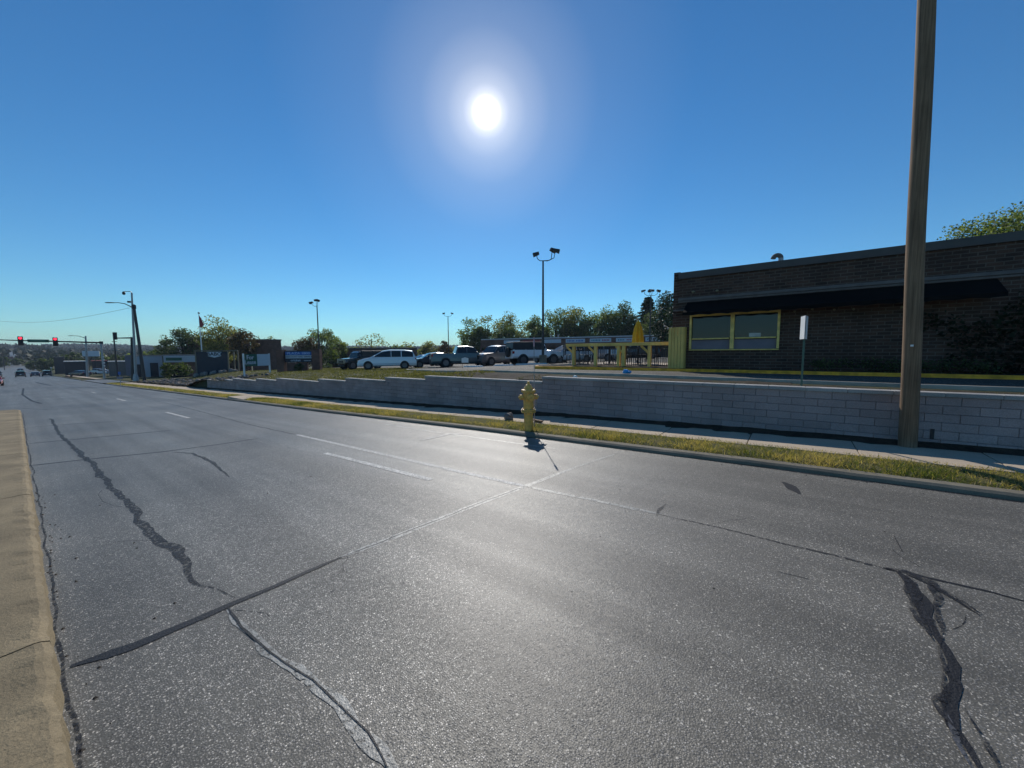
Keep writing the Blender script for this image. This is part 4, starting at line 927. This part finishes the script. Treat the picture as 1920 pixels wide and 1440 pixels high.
tx_('PLAZA 1800',m_let,b1,40,662.6,.38,1.2); tx_('DISCOUNT NAIL SERVICE',m_letd,b2,40.5,669,.21,1.15); tx_('cricket',m_signw,b3,34,675.6,.34,1.1); tx_('WIRELESS',m_signw,b3,56,676.2,.13,1.3)
# lease sign
d=31.5; pa=plan(458,697,d); pb=plan(506,694,d+2.4); v2=pb-pa; L_=math.hypot(v2.x,v2.y); a2=math.atan2(v2.y,v2.x); z0=pa.z; kk=L_/48
ls=thing('lease_sign','dark green and white lease board on two white posts on the lawn','sign',(pa.x,pa.y,z0),a2)
z1=atd(482,664,d+1.2).z-z0; z2=atd(482,686,d+1.2).z-z0
for x in (0,L_): q=MB(); q.box((x,0,z1/2),(.1,.1,z1+.1)); q.build('post',m_white,ls,bev=.006)
q=MB(); q.box((kk*11.5+.05,-.08,(z1+z2)/2),(kk*22,.04,z1-z2)); gb=q.build('green_board',m_green,ls)
q=MB(); q.box((kk*35.5,-.085,(z1+z2)/2),(kk*25,.04,z1-z2)); wb=q.build('white_board',m_signw,ls)
for s_,f_ in (('For',.72),('Lease',.32)): text(s_,.5,'lettering',m_signw,gb,(kk*10,-.115,z2+(z1-z2)*f_),RX,.008,.95,.006)
# restaurant monument sign with shield
d=50; pa=plan(368,690,d); pb=plan(448,690,d+2); v2=pb-pa; L_=math.hypot(v2.x,v2.y); a2=math.atan2(v2.y,v2.x); z0=min(pa.z,pb.z); kk=L_/80
bs=thing('shield_sign','dark monument board with a white name shield under a pale beam','sign',(pa.x,pa.y,z0),a2)
zz=lambda y: atd(408,y,d+1).z-z0
q=MB(); q.box((kk*31,0,zz(659)/2),(kk*60,.3,zz(659))); q.build('board',m_navy,bs)
q=MB(); q.box((kk*40,-.1,zz(657.5)),(kk*81,.3,.13)); q.build('beam',m_kerb,bs)
for x in (1.0,61,72.5,80): q=MB(); q.box((kk*x,-.12,zz(658.2)/2),(.14,.14,zz(658.2)-.01)); q.build('post',m_kerb,bs)
sx0,sx1=22,49; zt=zz(659.8); zb2=zz(670.5); zm=zz(667.5)
q=MB(); pts=[(kk*sx0,zt),(kk*sx1,zt),(kk*(sx1-1),zm),(kk*35.5,zb2),(kk*(sx0+1.5),zm)]
b0=len(q.v); q.v+=[(x,-.2,z) for x,z in pts]+[(x,-.15,z) for x,z in pts]; q.f+=[(0,1,2,3,4),(9,8,7,6,5)]+[(i,(i+1)%5,(i+1)%5+5,i+5) for i in range(5)]
sh=q.build('shield',m_signw,bs); text('BABO',.62,'lettering',m_navy,sh,(kk*35.7,-.22,zz(664)),RX,.008,1.0,.012)
m=MB(); rk=MB()
for i in range(9):
    x=kk*(8+8*i)+U(-.3,.3); rk=MB(); rock(rk,(0,0,.15),(U(.3,.5),.3,U(.22,.35)),i*3.3); p_=Vector((pa.x,pa.y,0))+Vector((math.cos(a2),math.sin(a2),0))*x+Vector((math.sin(a2),-math.cos(a2),0))*U(1.0,1.7)
    tag(rk.build('boulder',m_rock,loc=(p_.x,p_.y,gz(p_.x,p_.y))),'pale boulder among the rocks laid at the foot of the dark shield sign','boulder','boulders below the shield sign')
for i,(px,w,lab) in enumerate([(335,20,'dark low hedge between the pale canopy shop and the shield sign'),(310,10,'small dark bush before the pale canopy shop'),(560,9,'dark round bush under the plaza sign boards'),(612,10,'dark bush between plaza sign lamp and brick building')]):
    tree('bush',lab,px,676 if i<2 else 681,(52 if i<2 else (40.2 if i==2 else 70)),w,m_leafD,.8,'bush',leaf=.2,cat='bush',base=0,trunk=False)
# flagpole
p=plan(381,690,64); fp=thing('flagpole','white flagpole with a small hanging flag above the shield sign','flagpole',tuple(p)); h=atd(380,588,64).z-p.z
q=MB(); q.tube([(0,0,0),(-.15,0,h)],[.13,.05],10); q.build('pole',m_white,fp); q=MB(); q.lathe([(.03,-.12),(.16,-.05),(.17,.05),(.05,.14)],(-.15,0,h+.1),12); q.build('finial',m_dmetal,fp)
q=MB(); fx=[(0,0),(.32,-.45),(.5,-1.0),(.75,-1.6),(.3,-2.0),(0,-1.9)]
q.v+=[(-.08+x*R0.x,x*R0.y,h-.3+z) for x,z in fx]+[(-.08+x*R0.x+.03,x*R0.y-.05,h-.3+z) for x,z in fx]; q.f+=[(0,1,2,3,4,5),(11,10,9,8,7,6)]+[(i,(i+1)%6,(i+1)%6+6,i+6) for i in range(6)]; q.build('flag',m_flagred,fp)
# small white yard sign
p=atd(872,681,24); zg=gz(p.x,p.y); ys=thing('yard_sign','small white arched yard sign on the grass before the dark pickup','sign',(p.x,p.y,zg),FR)
z1=atd(872,670,24).z-zg; z2=atd(872,680,24).z-zg; q=MB(); q.v+=[(x,s,z) for s in(-.01,.01) for x,z in((-.22,z2),(.22,z2),(.22,z1-.06),(.0,z1),(-.22,z1-.06))]; q.f+=[(0,1,2,3,4),(9,8,7,6,5)]+[(i,(i+1)%5,(i+1)%5+5,i+5) for i in range(5)]; q.build('panel',m_white,ys)
q=MB(); q.tube([(-.18,.02,0),(-.18,.02,z2+.02)],.01,5); q.tube([(.18,.02,0),(.18,.02,z2+.02)],.01,5); q.build('stakes',m_dmetal,ys)
# wheel stops
for i,px in enumerate((888,945,985,1008)):
    p=atd(px,685,29.5); q=MB(); q.box((0,0,.06),(1.7,.16,.12),0,.8); tag(q.build('wheel_stop',m_white,loc=(p.x,p.y,gz(p.x,p.y)+.03),rz=FR+.1),['white wheel stop in front of the dark pickup','white wheel stop under the brown truck grille','white wheel stop behind the dark spare wheel of the jeep','white wheel stop under the jeep door'][i],'wheel stop','wheel stops in the car park')
# ------------------------------------------------------------------ vehicles
def paint(name,c,metal=.2): return M(name,c,.3,metal,.06,1,0,40,.8)
CARS={'van':dict(L=5.1,W=1.95,H=1.76,st=[(0,.55,0),(.015,.78,0),(.1,.95,0),(.2,1.05,0),(.42,1.66,1),(.55,1.75,1),(.8,1.74,1),(.93,1.66,1),(.99,1.05,0),(1.0,.7,0)],belt=1.05,gl=[(.26,.42,.56),(.57,.73,0),(.745,.94,0)],fw=(.2,.42),rw=(.93,.99),wh=(.18,.79),r=.35),
 'sedan':dict(L=4.8,W=1.84,H=1.45,st=[(0,.5,0),(.02,.68,0),(.12,.82,0),(.27,.93,0),(.42,1.38,1),(.55,1.45,1),(.68,1.4,1),(.84,1.02,0),(.97,.98,0),(1.0,.6,0)],belt=.95,gl=[(.32,.44,.55),(.56,.67,.76)],fw=(.27,.42),rw=(.68,.84),wh=(.19,.8),r=.33),
 'suv':dict(L=4.9,W=1.96,H=1.85,st=[(0,.6,0),(.01,.95,0),(.05,1.05,0),(.25,1.18,0),(.36,1.75,1),(.5,1.85,1),(.9,1.8,1),(.98,1.15,0),(1.0,.7,0)],belt=1.18,gl=[(.29,.37,.5),(.51,.68,0),(.695,.93,0)],fw=(.25,.36),rw=(.9,.98),wh=(.18,.79),r=.38),
 'pickup':dict(L=5.7,W=2.0,H=1.9,st=[(0,.6,0),(.01,1.0,0),(.05,1.12,0),(.24,1.22,0),(.33,1.8,1),(.42,1.9,1),(.58,1.88,1),(.62,1.25,0),(.63,1.22,0),(.99,1.22,0),(1.0,.7,0)],belt=1.22,gl=[(.27,.35,.44),(.45,.595,0)],fw=(.24,.33),rw=(.58,.62),wh=(.17,.78),r=.4),
 'jeep':dict(L=4.5,W=1.9,H=1.85,st=[(0,.6,0),(.005,1.1,0),(.3,1.2,0),(.34,1.74,1),(.38,1.83,1),(.98,1.83,1),(.995,1.15,0),(1.0,.6,0)],belt=1.2,gl=[(.33,.37,.55),(.56,.74,0),(.75,.96,0)],fw=(.3,.34),rw=(.98,.995),wh=(.17,.8),r=.42)}
def car(kind,label,cat,loc,heading,mp,scale=1.0,group=None,name=None,topmat=None,detail=True,spare=False,rack=False):
    S=CARS[kind]; L,W=S['L'],S['W']; t=thing(name or 'parked_car',label,cat,loc,heading,group); t.scale=(scale,)*3
    sx=lambda f:L/2-L*f
    def hw(f): return W/2*(1-.10*max(0,1-f/.06)-.05*max(0,1-f/.2)-.06*max(0,(f-.9)/.1))
    def topz(f): 
        return lerp([(a,z) for a,z,_ in S['st']],f)
    zb0=.55 if kind=='jeep' else .27
    q=MB(); fs=sorted(set([a for a,_,_ in S['st']]+[.06,.15,.3,.47,.62,.7,.86]))
    ring=9
    for f in fs:
        w=hw(f); tz=topz(f); bt=min(S['belt']-.02+.04*f,tz-.02); zb=zb0
        gr=max(0,tz-S['belt'])/max(.1,S['H']-S['belt']); wr=w*(.93-.15*gr)
        for (y,z) in ((0,zb),(w*.86,zb),(w*.97,zb+.1),(w,max(.55,zb+.15)),(w*.985,min(.85,tz-.06)),(w*.95,bt),(wr,tz-.05),(wr-.12,tz-.005),(0,tz+.012*gr+.01)): q.v.append((sx(f),y,z))
    n0=len(q.v); q.v+=[(x,-y,z) for x,y,z in q.v]
    for i in range(len(fs)-1):
        for j in range(ring-1):
            a=i*ring+j; q.f.append((a,a+1,a+1+ring,a+ring)); q.f.append((n0+a,n0+a+ring,n0+a+1+ring,n0+a+1))
    for e in (0,(len(fs)-1)*ring): q.f.append(tuple(e+j for j in range(ring))+tuple(n0+e+j for j in range(ring-2,0,-1)))
    body=q.build('body',mp,t,smooth=False,bev=.02)
    if not detail:
        pass
    # side glass following the tumblehome
    def yy(f,z):
        w=hw(f); tz=topz(f); gr=max(0,tz-S['belt'])/max(.1,S['H']-S['belt']); wr=w*(.93-.15*gr); b_=min(S['belt']-.02+.04*f,tz-.02)
        k=(z-b_)/max(.02,(tz-.05-b_)); return w*.95+(wr-w*.95)*k
    for s in (1,-1):
        for gset in S['gl']:
            f0,f1,f2=gset; q=MB(); zlo=S['belt']+.05
            n=6; up_=[];lo=[]
            for i in range(n+1):
                f=f0+(f1-f0)*i/n if not f2 else f0+(f2-f0)*i/n
                zt_=topz(f)-.1; lo.append((sx(f),s*(yy(f,zlo)+.012),zlo)); up_.append((sx(f),s*(yy(f,max(zlo+.01,zt_))+.012),max(zlo+.01,zt_)))
            pts=lo+up_[::-1]; b0=len(q.v); q.v+=lo+up_
            for i in range(n): q.f.append((i,i+1,n+2+i,n+1+i))
            q.build('window',m_cglass,t)
    for nm,(fa,fb_) in (('windscreen',S['fw']),('rear_window',S['rw'])):
        q=MB(); n=5; 
        for i in range(n+1):
            f=fa+(fb_-fa)*(.08+.84*i/n); z=topz(f)+.015; w=hw(f)*(.93-.15*max(0,topz(f)-S['belt'])/max(.1,S['H']-S['belt']))-.09
            nx=.012*(1 if nm=='windscreen' else -1)
            q.v+=[(sx(f)+nx,-w,z),(sx(f)+nx,0,z+.012),(sx(f)+nx,w,z)]
        for i in range(n): q.f+=[(3*i,3*i+3,3*i+4,3*i+1),(3*i+1,3*i+4,3*i+5,3*i+2)]
        q.build(nm,m_cglass,t)
    for f in S['wh']:
        for s in (1,-1):
            q=MB(); R_=S['r']; y=W/2-.2
            q.lathe([(R_*.6,0),(R_*1.16,.0),(R_*1.16,.185),(R_*1.1,.2)],(sx(f),s*y,R_*1.02),20,'h',PI/2*s); q.build('wheel_arch',m_black,t)
            whl=MB(); whl.lathe([(R_*.6,.0),(R_*.97,.01),(R_,.05),(R_,.19),(R_*.96,.225),(R_*.66,.228)],(sx(f),s*y,R_),20,'h',PI/2*s); wo=whl.build('wheel',m_rub,t)
            q=MB(); q.lathe([(.05,.229),(R_*.64,.229),(R_*.6,.235),(R_*.15,.225),(.05,.238)],(sx(f),s*y,R_),12,'h',PI/2*s); q.build('rim',m_rim,wo)
    zf=S['belt']*.72
    for s in (1,-1):
        q=MB(); q.box((sx(.035),s*(hw(.03)-.22),zf),(.24,.36,.14)); q.build('headlight',m_light,t,bev=.03)
        q=MB(); q.box((sx(.985),s*(hw(.98)-.12),S['belt']*.86),(.14,.2,.22)); q.build('tail_light',m_tail,t,bev=.02)
        fm=S['gl'][0][0]+.02; q=MB(); q.box((sx(fm),s*(W/2+.06),S['belt']+.08),(.12,.2,.14)); q.build('mirror',mp,t,bev=.03)
    q=MB(); q.box((sx(0)-.02,0,zf-.06),(.12,W*.42,.2 if kind!='pickup' else .36)); q.build('grille',m_black,t,bev=.02)
    q=MB(); q.box((sx(0)-.03,0,.38),(.14,W*.7,.16)); q.build('bumper',m_black,t,bev=.03)
    q=MB(); q.box((sx(1)-.01,0,.8),(.04,.32,.16)); q.build('number_plate',m_white,t)
    if kind=='pickup': q=MB(); q.box((sx(.81),0,1.235),(L*.34,W*.8,.02)); q.build('bed_cover',m_black,t)
    if topmat: 
        q=MB(); q.box((sx(.7),0,1.6),(L*.615,W*.94,.64),0,.94); q.build('soft_top',topmat,t,bev=.04)
    if spare: q=MB(); q.lathe([(.2,0),(.41,.01),(.42,.2),(.3,.24)],(sx(1)-.02,0,1.05),20,'h',PI); q.build('spare_wheel',m_rub,t)
    return t
def place(px,py,d): p=atd(px,py,d); return (p.x,p.y,gz(p.x,p.y)+.035)
FRt=math.atan2(R0.y,R0.x)
def hd(deg): return FRt+math.radians(deg)                        # 0: nose to picture right, 180: nose to picture left
m_cw=paint('white_car_paint',(.82,.82,.84),0); m_cdk=paint('dark_blue_car_paint',(.02,.025,.045)); m_cteal=paint('slate_car_paint',(.05,.075,.085)); m_cbr=paint('bronze_car_paint',(.17,.135,.125)); m_cblk=paint('black_car_paint',(.012,.012,.014)); m_cred=paint('red_car_paint',(.25,.02,.02)); m_csil=paint('silver_car_paint',(.4,.42,.45),.5)
GP='vehicles in the car park'
car('van','white minivan parked nose left on the lawn edge, largest in the car park','minivan',place(727,690,34.5),hd(198),m_cw,group=GP,name='minivan')
car('jeep','black open jeep half hidden behind the nose of the white minivan','off-road car',place(678,690,40),hd(232),m_cblk,group=GP,name='jeep',topmat=m_black)
car('sedan','dark sedan with sun on its windscreen just right of the white minivan','sedan',place(812,686,37),hd(205),m_cdk,group=GP,name='sedan')
car('sedan','light blue car seen between the white minivan and the dark sedan','car',place(795,680,47),hd(215),m_csil,group=GP,name='parked_car')
car('pickup','slate grey pickup with red tail light behind the yard sign','pickup truck',place(866,686,34.5),hd(18),m_cteal,group=GP,name='pickup_truck')
car('pickup','bronze pickup truck facing left in front of the shop row','pickup truck',place(938,685,36),hd(222),m_cbr,group=GP,name='pickup_truck')
car('jeep','white jeep with black soft top and rear spare wheel beside the tall lamp','off-road car',place(1000,685,32.5),hd(22),m_cw,group=GP,name='jeep',topmat=m_black,spare=True)
car('van','white minivan with its nose by the tall lamp, behind the patio post','minivan',place(1066,684,36.5),hd(205),m_cw,group=GP,name='minivan')
car('sedan','dark car mostly hidden between the tall lamp base and the white minivan','car',place(1032,681,42),hd(120),m_cblk,group=GP,name='parked_car')
car('suv','dark red car far behind the bronze pickup','car',place(915,676,56),hd(160),m_cred,group=GP,name='parked_car')
car('suv','silver car seen through the left part of the patio pickets','car',place(1120,682,40),hd(150),m_csil,group=GP,name='parked_car')
car('suv','dark car seen through the right part of the patio pickets','car',place(1195,680,44),hd(170),m_cblk,group=GP,name='parked_car')
GS='cars on the street going downhill'
def road_car(kind,label,cat,px,py,Y,mp,head,group=GS,name='street_car'):
    r=ray(px,py); p=ong(px,py); X=p.x; 
    # place by lane and distance
    X=Y/(r.y/r.x) if Y is not None and abs(r.y)>1e-3 and Y/(r.y/r.x)<-30 else X
    return X
def street(kind,label,cat,X,Y,head,mp,name='street_car'): car(kind,label,cat,(X,Y,zr(X)+.01),head,mp,group=GS,name=name)
street('suv','dark sport utility car seen from behind, waiting under the left signal','car',-185,.9,PI,m_cblk)
street('sedan','dark sedan waiting on the left of the pair under the green street sign','car',-185,3.6,PI,m_cdk)
street('suv','dark maroon car waiting on the right of the pair near the kerb','car',-186,5.9,PI,m_cblk)
street('sedan','dark red car coming up the road, cut by the left picture edge','car',-88,-2.0,0,m_cred)
street('sedan','second dark oncoming car with shining roof behind the cut one','car',-150,-4.0,0,m_csil)
street('suv','third oncoming car, dark, below the bend','car',-205,-3.6,0,m_cblk)
street('sedan','tiny far car beyond the waiting ones on the descending road','car',-290,1.5,PI,m_cblk)
street('suv','tiny white car climbing far up the street','car',-420,-3.5,0,m_cw)
street('sedan','tiny bright car near the top of the visible street','car',-560,-3.0,0,m_csil)
def lotcar(kind,label,px,py,d,h,mp): car(kind,label,'car',place(px,py,d),hd(h),mp,group='cars on the far left side lots',name='parked_car')
lotcar('sedan','dark car parked beside the white eaved building left of the signal mast',150,700,95,170,m_cblk)
lotcar('sedan','white car parked before the red roofed building behind the signal mast',193,689,118,175,m_cw)
lotcar('suv','pale car parked just left of the signal mast far behind',182,686,128,175,m_csil)
# ------------------------------------------------------------------ intersection furniture
def signal(par,c,ang_,lit=None,s=1.0):
    fx,fy=math.cos(ang_),math.sin(ang_)
    q=MB(); q.box(c,(.3*s,.5*s,1.3*s),ang_); h=q.build('signal_head',m_black,par,bev=.01)
    for k in (1,0,-1):
        cc=(c[0]+fx*.15*s,c[1]+fy*.15*s,c[2]+k*.4*s)
        q=MB(); q.lathe([(.01,.0),(.155*s,.0),(.15*s,.03),(.05*s,.05)],cc,14,'h',ang_); q.build('lens',m_red if (k==1 and lit) else m_dark,h)
        q=MB(); q.lathe([(.17*s,.0),(.17*s,.22*s)],(cc[0],cc[1],cc[2]+.0),12,'h',ang_); q.f=q.f[:-2]; q.f=[f for i,f in enumerate(q.f) if i<7 or i>=12]; q.build('visor',m_black,h)
Pm=atd(196,709,68); zg=gz(Pm.x,Pm.y)-.1
mast=thing('signal_mast','long traffic signal mast arm reaching over the road with two red lights','traffic signal',(Pm.x,Pm.y,zg))
Ha=atd(193,642,68).z-zg; E=atY(193,642,Pm.y)
q=MB(); q.tube([(0,0,0),(0,0,.5),(0,0,Ha+.2)],[.2,.17,.13],12); q.lathe([(.3,0),(.3,.08)],(0,0,0),12); q.build('post',m_galv,mast)
# arm runs across the carriageway (-Y)
ypx=lambda px: (lambda r:(r.y/r.x)*Pm.x)(ray(px,640))
y_end=ypx(-14)-Pm.y; za=lambda px: (lambda r:CZ+r.z*(Pm.x/r.x))(ray(px,lerp([(0,637.5),(193,642.3)],px)))-zg
q=MB(); q.tube([(0,0,Ha-.05),(0,ypx(103)-Pm.y,za(103)),(0,ypx(38)-Pm.y,za(38)),(0,y_end,za(0)+.05)],[.15,.11,.09,.07],10); q.build('arm',m_dmetal,mast)
q=MB(); q.box((0,0,Ha-.03),(.34,.5,.42)); q.build('arm_joint',m_dmetal,mast)
for px in (38.5,103.5): signal(mast,(.25,ypx(px)-Pm.y,za(px)-.08),0,True,1.12)
q=MB(); ya,yb=ypx(51.5)-Pm.y,ypx(92)-Pm.y; q.box((.18,(ya+yb)/2,za(72)),(.05,abs(yb-ya),.48)); sp_=q.build('street_name_sign',m_green,mast)
q=MB()
for k in range(9): q.box((.215,ya+(yb-ya)*(.15+.08*k),za(72)),(.01,.13,.16))
q.build('sign_marks',M('faint_sign_marks',(.08,.26,.2),.5),sp_)
for k in range(4): q=MB(); q.box((.15,.12,Ha-2.6-.55*k),(.12,.2,.2)); q.build('reflector',m_white,mast)
def lamp(label,pxb,pyb,d,ptop,wire=None,armpx=None,lean=None,rb=.14,group='tall poles at the crossing'):
    p=atd(pxb,pyb,d); zg=gz(p.x,p.y)-.1; t=thing('street_lamp',label,'street lamp',(p.x,p.y,zg),0,group)
    tp=atd(lean[0],lean[1],d)-Vector((p.x,p.y,zg)); q=MB(); q.tube([(0,0,0),tuple(tp*.5),tuple(tp)],[rb,rb*.8,rb*.55],10); q.build('pole',m_galv,t)
    pts=[atd(a,c,d)-Vector((p.x,p.y,zg)) for a,c in armpx]; q=MB(); q.tube(pts,[.07,.055,.045,.04][:len(pts)]+[.04]*(max(0,len(pts)-4)),7); q.build('arm',m_dmetal,t)
    e=pts[-1]; q=MB(); q.box((0,0,0),(1.0,.34,.1)); q.build('lamp_head',m_dmetal,t,bev=.02,loc=tuple(e),rz=FRt); return t,p,zg
t1,p1,zg1=lamp('tall camera and lamp pole with curved arm at the near street corner',255,713,52,546,armpx=[(248,576),(234,569.5),(222,567.5),(206,567.5)],lean=(247,549),rb=.17)
q=MB(); q.lathe([(.34,0),(.34,.1),(.3,.5),(.19,1.1)],(0,0,0),10); q.build('flared_base',m_galv,t1)
Lz=Vector((p1.x,p1.y,zg1))
q=MB(); q.tube([tuple(atd(247,549,52)-Lz),tuple(atd(245,546.5,52)-Lz),tuple(atd(232,546.5,52)-Lz)],.045,6); q.build('camera_arm',m_galv,t1)
q=MB(); c_=atd(232,549,52)-Lz; q.lathe([(.05,-.28),(.16,-.2),(.18,0),(.1,.15)],tuple(c_),10); q.build('dome_camera',m_dmetal,t1)
q=MB(); c_=atd(242.5,566,52)-Lz; q.box(tuple(c_),(.35,.25,.22),FRt+.4); q.build('camera',m_dmetal,t1)
lamp('farther street lamp with curved arm between the right signal and the mast',164,703,86,630,armpx=[(160,634),(150,630.5),(141,629.5),(133,629.5)],lean=(160.5,630),rb=.24)
# leaning wood pole
p=atd(271,713,50); zg=gz(p.x,p.y)-.2; tp=atd(250.5,571,50)-Vector((p.x,p.y,zg))
lp=thing('utility_pole','dark wooden utility pole leaning left behind the camera pole','utility pole',(p.x,p.y,zg)); q=MB(); q.tube([(0,0,0),tuple(tp*.5),tuple(tp)],[.2,.17,.14],10); q.build('shaft',m_bronze,lp)
q=MB(); q.box(tuple(tp*.97),(.3,.3,.5),FRt); q.build('bracket',m_dmetal,lp)
q=MB(); a_=tp*.97; far=Vector((-170,-14,zr(-170)+9.5))-Vector((p.x,p.y,zg)); far=atd(-30,599,75)-Vector((p.x,p.y,zg)); cv=[a_.lerp(far,k/16)-Vector((0,0,1.2*math.sin(PI*k/16))) for k in range(17)]; q.tube(cv,.018,5); q.build('wire',m_dmetal,lp)
# second signal mast seen end-on
p=atd(249,711,56); zg=gz(p.x,p.y)-.1; m2=thing('signal_mast','shorter signal mast with a sideways three light head beside the camera pole','traffic signal',(p.x,p.y,zg)); O_=Vector((p.x,p.y,zg))
tp=atd(247,632,56)-O_; q=MB(); q.tube([(0,0,0),tuple(tp)],[.2,.15],10); q.build('post',m_dmetal,m2)
a0=atd(246,633.5,56)-O_; a1=atd(217,634,57)-O_; q=MB(); q.tube([tuple(a0),tuple(a1)],[.11,.07],8); q.build('arm',m_dmetal,m2)
signal(m2,tuple(atd(215.5,630,57)-O_),FRt+PI-.5,False,.85)
p=atd(220,700,75); up2=thing('utility_pole','distant wooden pole with small crossarms behind the sideways signal','utility pole',tuple(G(p))); h=atd(219,632,75).z-up2.location.z
q=MB(); q.tube([(0,0,0),(-.2,0,h)],[.17,.11],8); q.build('shaft',m_bronze,up2)
q=MB(); q.box((0,0,h-.9),(1.0,.09,.1),FRt); q.box((0,0,h-2.2),(.8,.09,.1),FRt); q.build('crossarm',m_bronze,up2)
# small signs near the crossing
p=atd(226,718,38); sg2=thing('road_sign','tiny blue and white sign on a short post at the near street corner','sign',tuple(G(p)),FRt); h=atd(226,697,38).z-sg2.location.z
q=MB(); q.tube([(0,0,0),(0,0,h)],.02,6); q.build('post',m_galv,sg2); q=MB(); q.box((0,-.03,h-.15),(.26,.01,.3)); q.build('sign_plate',m_sblue,sg2); q=MB(); q.box((0,-.03,h-.62),(.62,.01,.26)); q.build('sign_plate',m_panel,sg2)
p=atd(97.5,703,110); sg3=thing('road_sign','small white sign beside the far kerb below the street name sign','sign',tuple(G(p)),FRt); h=atd(97,689,110).z-sg3.location.z
q=MB(); q.tube([(0,0,0),(0,0,h)],.04,6); q.build('post',m_galv,sg3); q=MB(); q.box((0,-.05,h-.1),(.5,.03,.3)); q.build('sign_plate',m_white,sg3)
for i,(px,yt,d) in enumerate([(122,664,140),(8,655,200),(36,664,260)]):
    p=atd(px,690,d); uq=thing('utility_pole',['thin distant pole left of the far street lamp','distant pole by the left picture edge above the oncoming cars','small distant pole in the dip of the street'][i],'utility pole',tuple(G(p))); h=max(6,atd(px,yt,d).z-uq.location.z)
    q=MB(); q.tube([(0,0,0),(0,0,h)],[.16,.1],6); q.build('shaft',m_bronze,uq); q=MB(); q.box((0,0,h-.6),(1.6,.1,.1),FRt); q.build('crossarm',m_bronze,uq)
# street trees further left
for px,yt,d,w,mt,lab in [(60,676,190,14,m_leafD,'dark round street tree under the green street name sign'),(84,668,165,18,m_leafD,'dark broad tree left of the dark square building'),(28,672,260,12,m_leafD,'small dark tree at the bend of the street'),(135,658,170,18,m_leafD,'dark tree behind the white eaved building'),(190,660,175,16,m_leafG,'green tree behind the red roofed building'),(213,662,150,16,m_leafD,'dark tree behind the camera pole'),(285,655,130,20,m_leafG,'green tree above the pale garage roof'),(240,662,140,14,m_leafG,'green tree just behind the leaning pole'),(5,668,240,12,m_leafD,'dark tree at the left edge of the picture')]:
    tree('street_tree',lab,px,yt,d,w,mt,.8,leaf=d*.005,group='trees along the street on the left',base=.05)
# ------------------------------------------------------------------ camera, world, sun
cam=bpy.data.cameras.new('camera'); co=bpy.data.objects.new('camera',cam); COL.objects.link(co)
co.matrix_world=Matrix(((RT.x,UP.x,-FW.x,0),(RT.y,UP.y,-FW.y,0),(RT.z,UP.z,-FW.z,CZ),(0,0,0,1)))
cam.sensor_width=36; cam.lens=F/1920*36; cam.clip_end=9000; cam.clip_start=.05; scene.camera=co
SD=ray(912,211).normalized(); EL=math.asin(SD.z)
w=bpy.data.worlds.new('World'); scene.world=w; w.use_nodes=True; t=w.node_tree; t.nodes.clear(); L=t.links.new
out=N(t,'ShaderNodeOutputWorld'); bg=N(t,'ShaderNodeBackground'); bg.inputs[1].default_value=.1
sky=N(t,'ShaderNodeTexSky',sky_type='NISHITA'); sky.sun_disc=False; sky.sun_elevation=EL; sky.sun_rotation=math.atan2(SD.x,SD.y); sky.air_density=1.0; sky.dust_density=.0; sky.ozone_density=3.0
hs=N(t,'ShaderNodeHueSaturation'); hs.inputs['Saturation'].default_value=1.15; L(sky.outputs[0],hs.inputs['Color']); L(mixc(t,1.0,hs.outputs[0],(.55,.9,1.04),'MULTIPLY'),bg.inputs[0])
tc=N(t,'ShaderNodeTexCoord'); dt=N(t,'ShaderNodeVectorMath',operation='DOT_PRODUCT'); L(tc.outputs['Generated'],dt.inputs[0]); dt.inputs[1].default_value=SD
ac=N(t,'ShaderNodeMath',operation='ARCCOSINE'); L(dt.outputs['Value'],ac.inputs[0])
disc=ramp(t,ac.outputs[0],[(0,1),(.013,1),(.022,.34),(.032,.17),(.05,.105),(.085,.06),(.14,.028),(.24,.008),(.42,0)])
bg2=N(t,'ShaderNodeBackground'); L(mixc(t,1.0,disc,(1.0,.88,.66),'MULTIPLY'),bg2.inputs[0]); bg2.inputs[1].default_value=5.0
ad=N(t,'ShaderNodeAddShader'); L(bg.outputs[0],ad.inputs[0]); L(bg2.outputs[0],ad.inputs[1]); L(ad.outputs[0],out.inputs[0])
sl_=bpy.data.lights.new('sun','SUN'); sl_.energy=4.0; sl_.angle=math.radians(.5); sl_.color=(1,.95,.88); so=bpy.data.objects.new('sun',sl_); COL.objects.link(so)
EL2=EL+math.radians(4); hz2=Vector((SD.x,SD.y,0)).normalized(); SL=hz2*math.cos(EL2)+Vector((0,0,math.sin(EL2)))
so.rotation_euler=SL.to_track_quat('Z','Y').to_euler(); so.location=(0,0,30)
scene.render.engine='CYCLES'; scene.render.resolution_x=1024; scene.render.resolution_y=768
vs=scene.view_settings; vs.view_transform='Standard'; vs.look='None'; vs.gamma=1; vs.exposure=0
scene.cycles.max_bounces=6; scene.cycles.sample_clamp_indirect=6

m,t,b,o=nt('haze_air'); t.nodes.remove(b); pv_=N(t,'ShaderNodeVolumePrincipled'); pv_.inputs['Color'].default_value=(.75,.86,1,1); pv_.inputs['Density'].default_value=.00022; pv_.inputs['Anisotropy'].default_value=.0
t.links.new(pv_.outputs[0],o.inputs['Volume'])
hb=MB(); hb.box((0,0,27),(5500,5500,90),math.radians(34.5)); hb=hb.build('haze',m); hb['kind']='stuff'; hb['label']='thin bluish haze over the far hills and street'; hb['category']='haze'
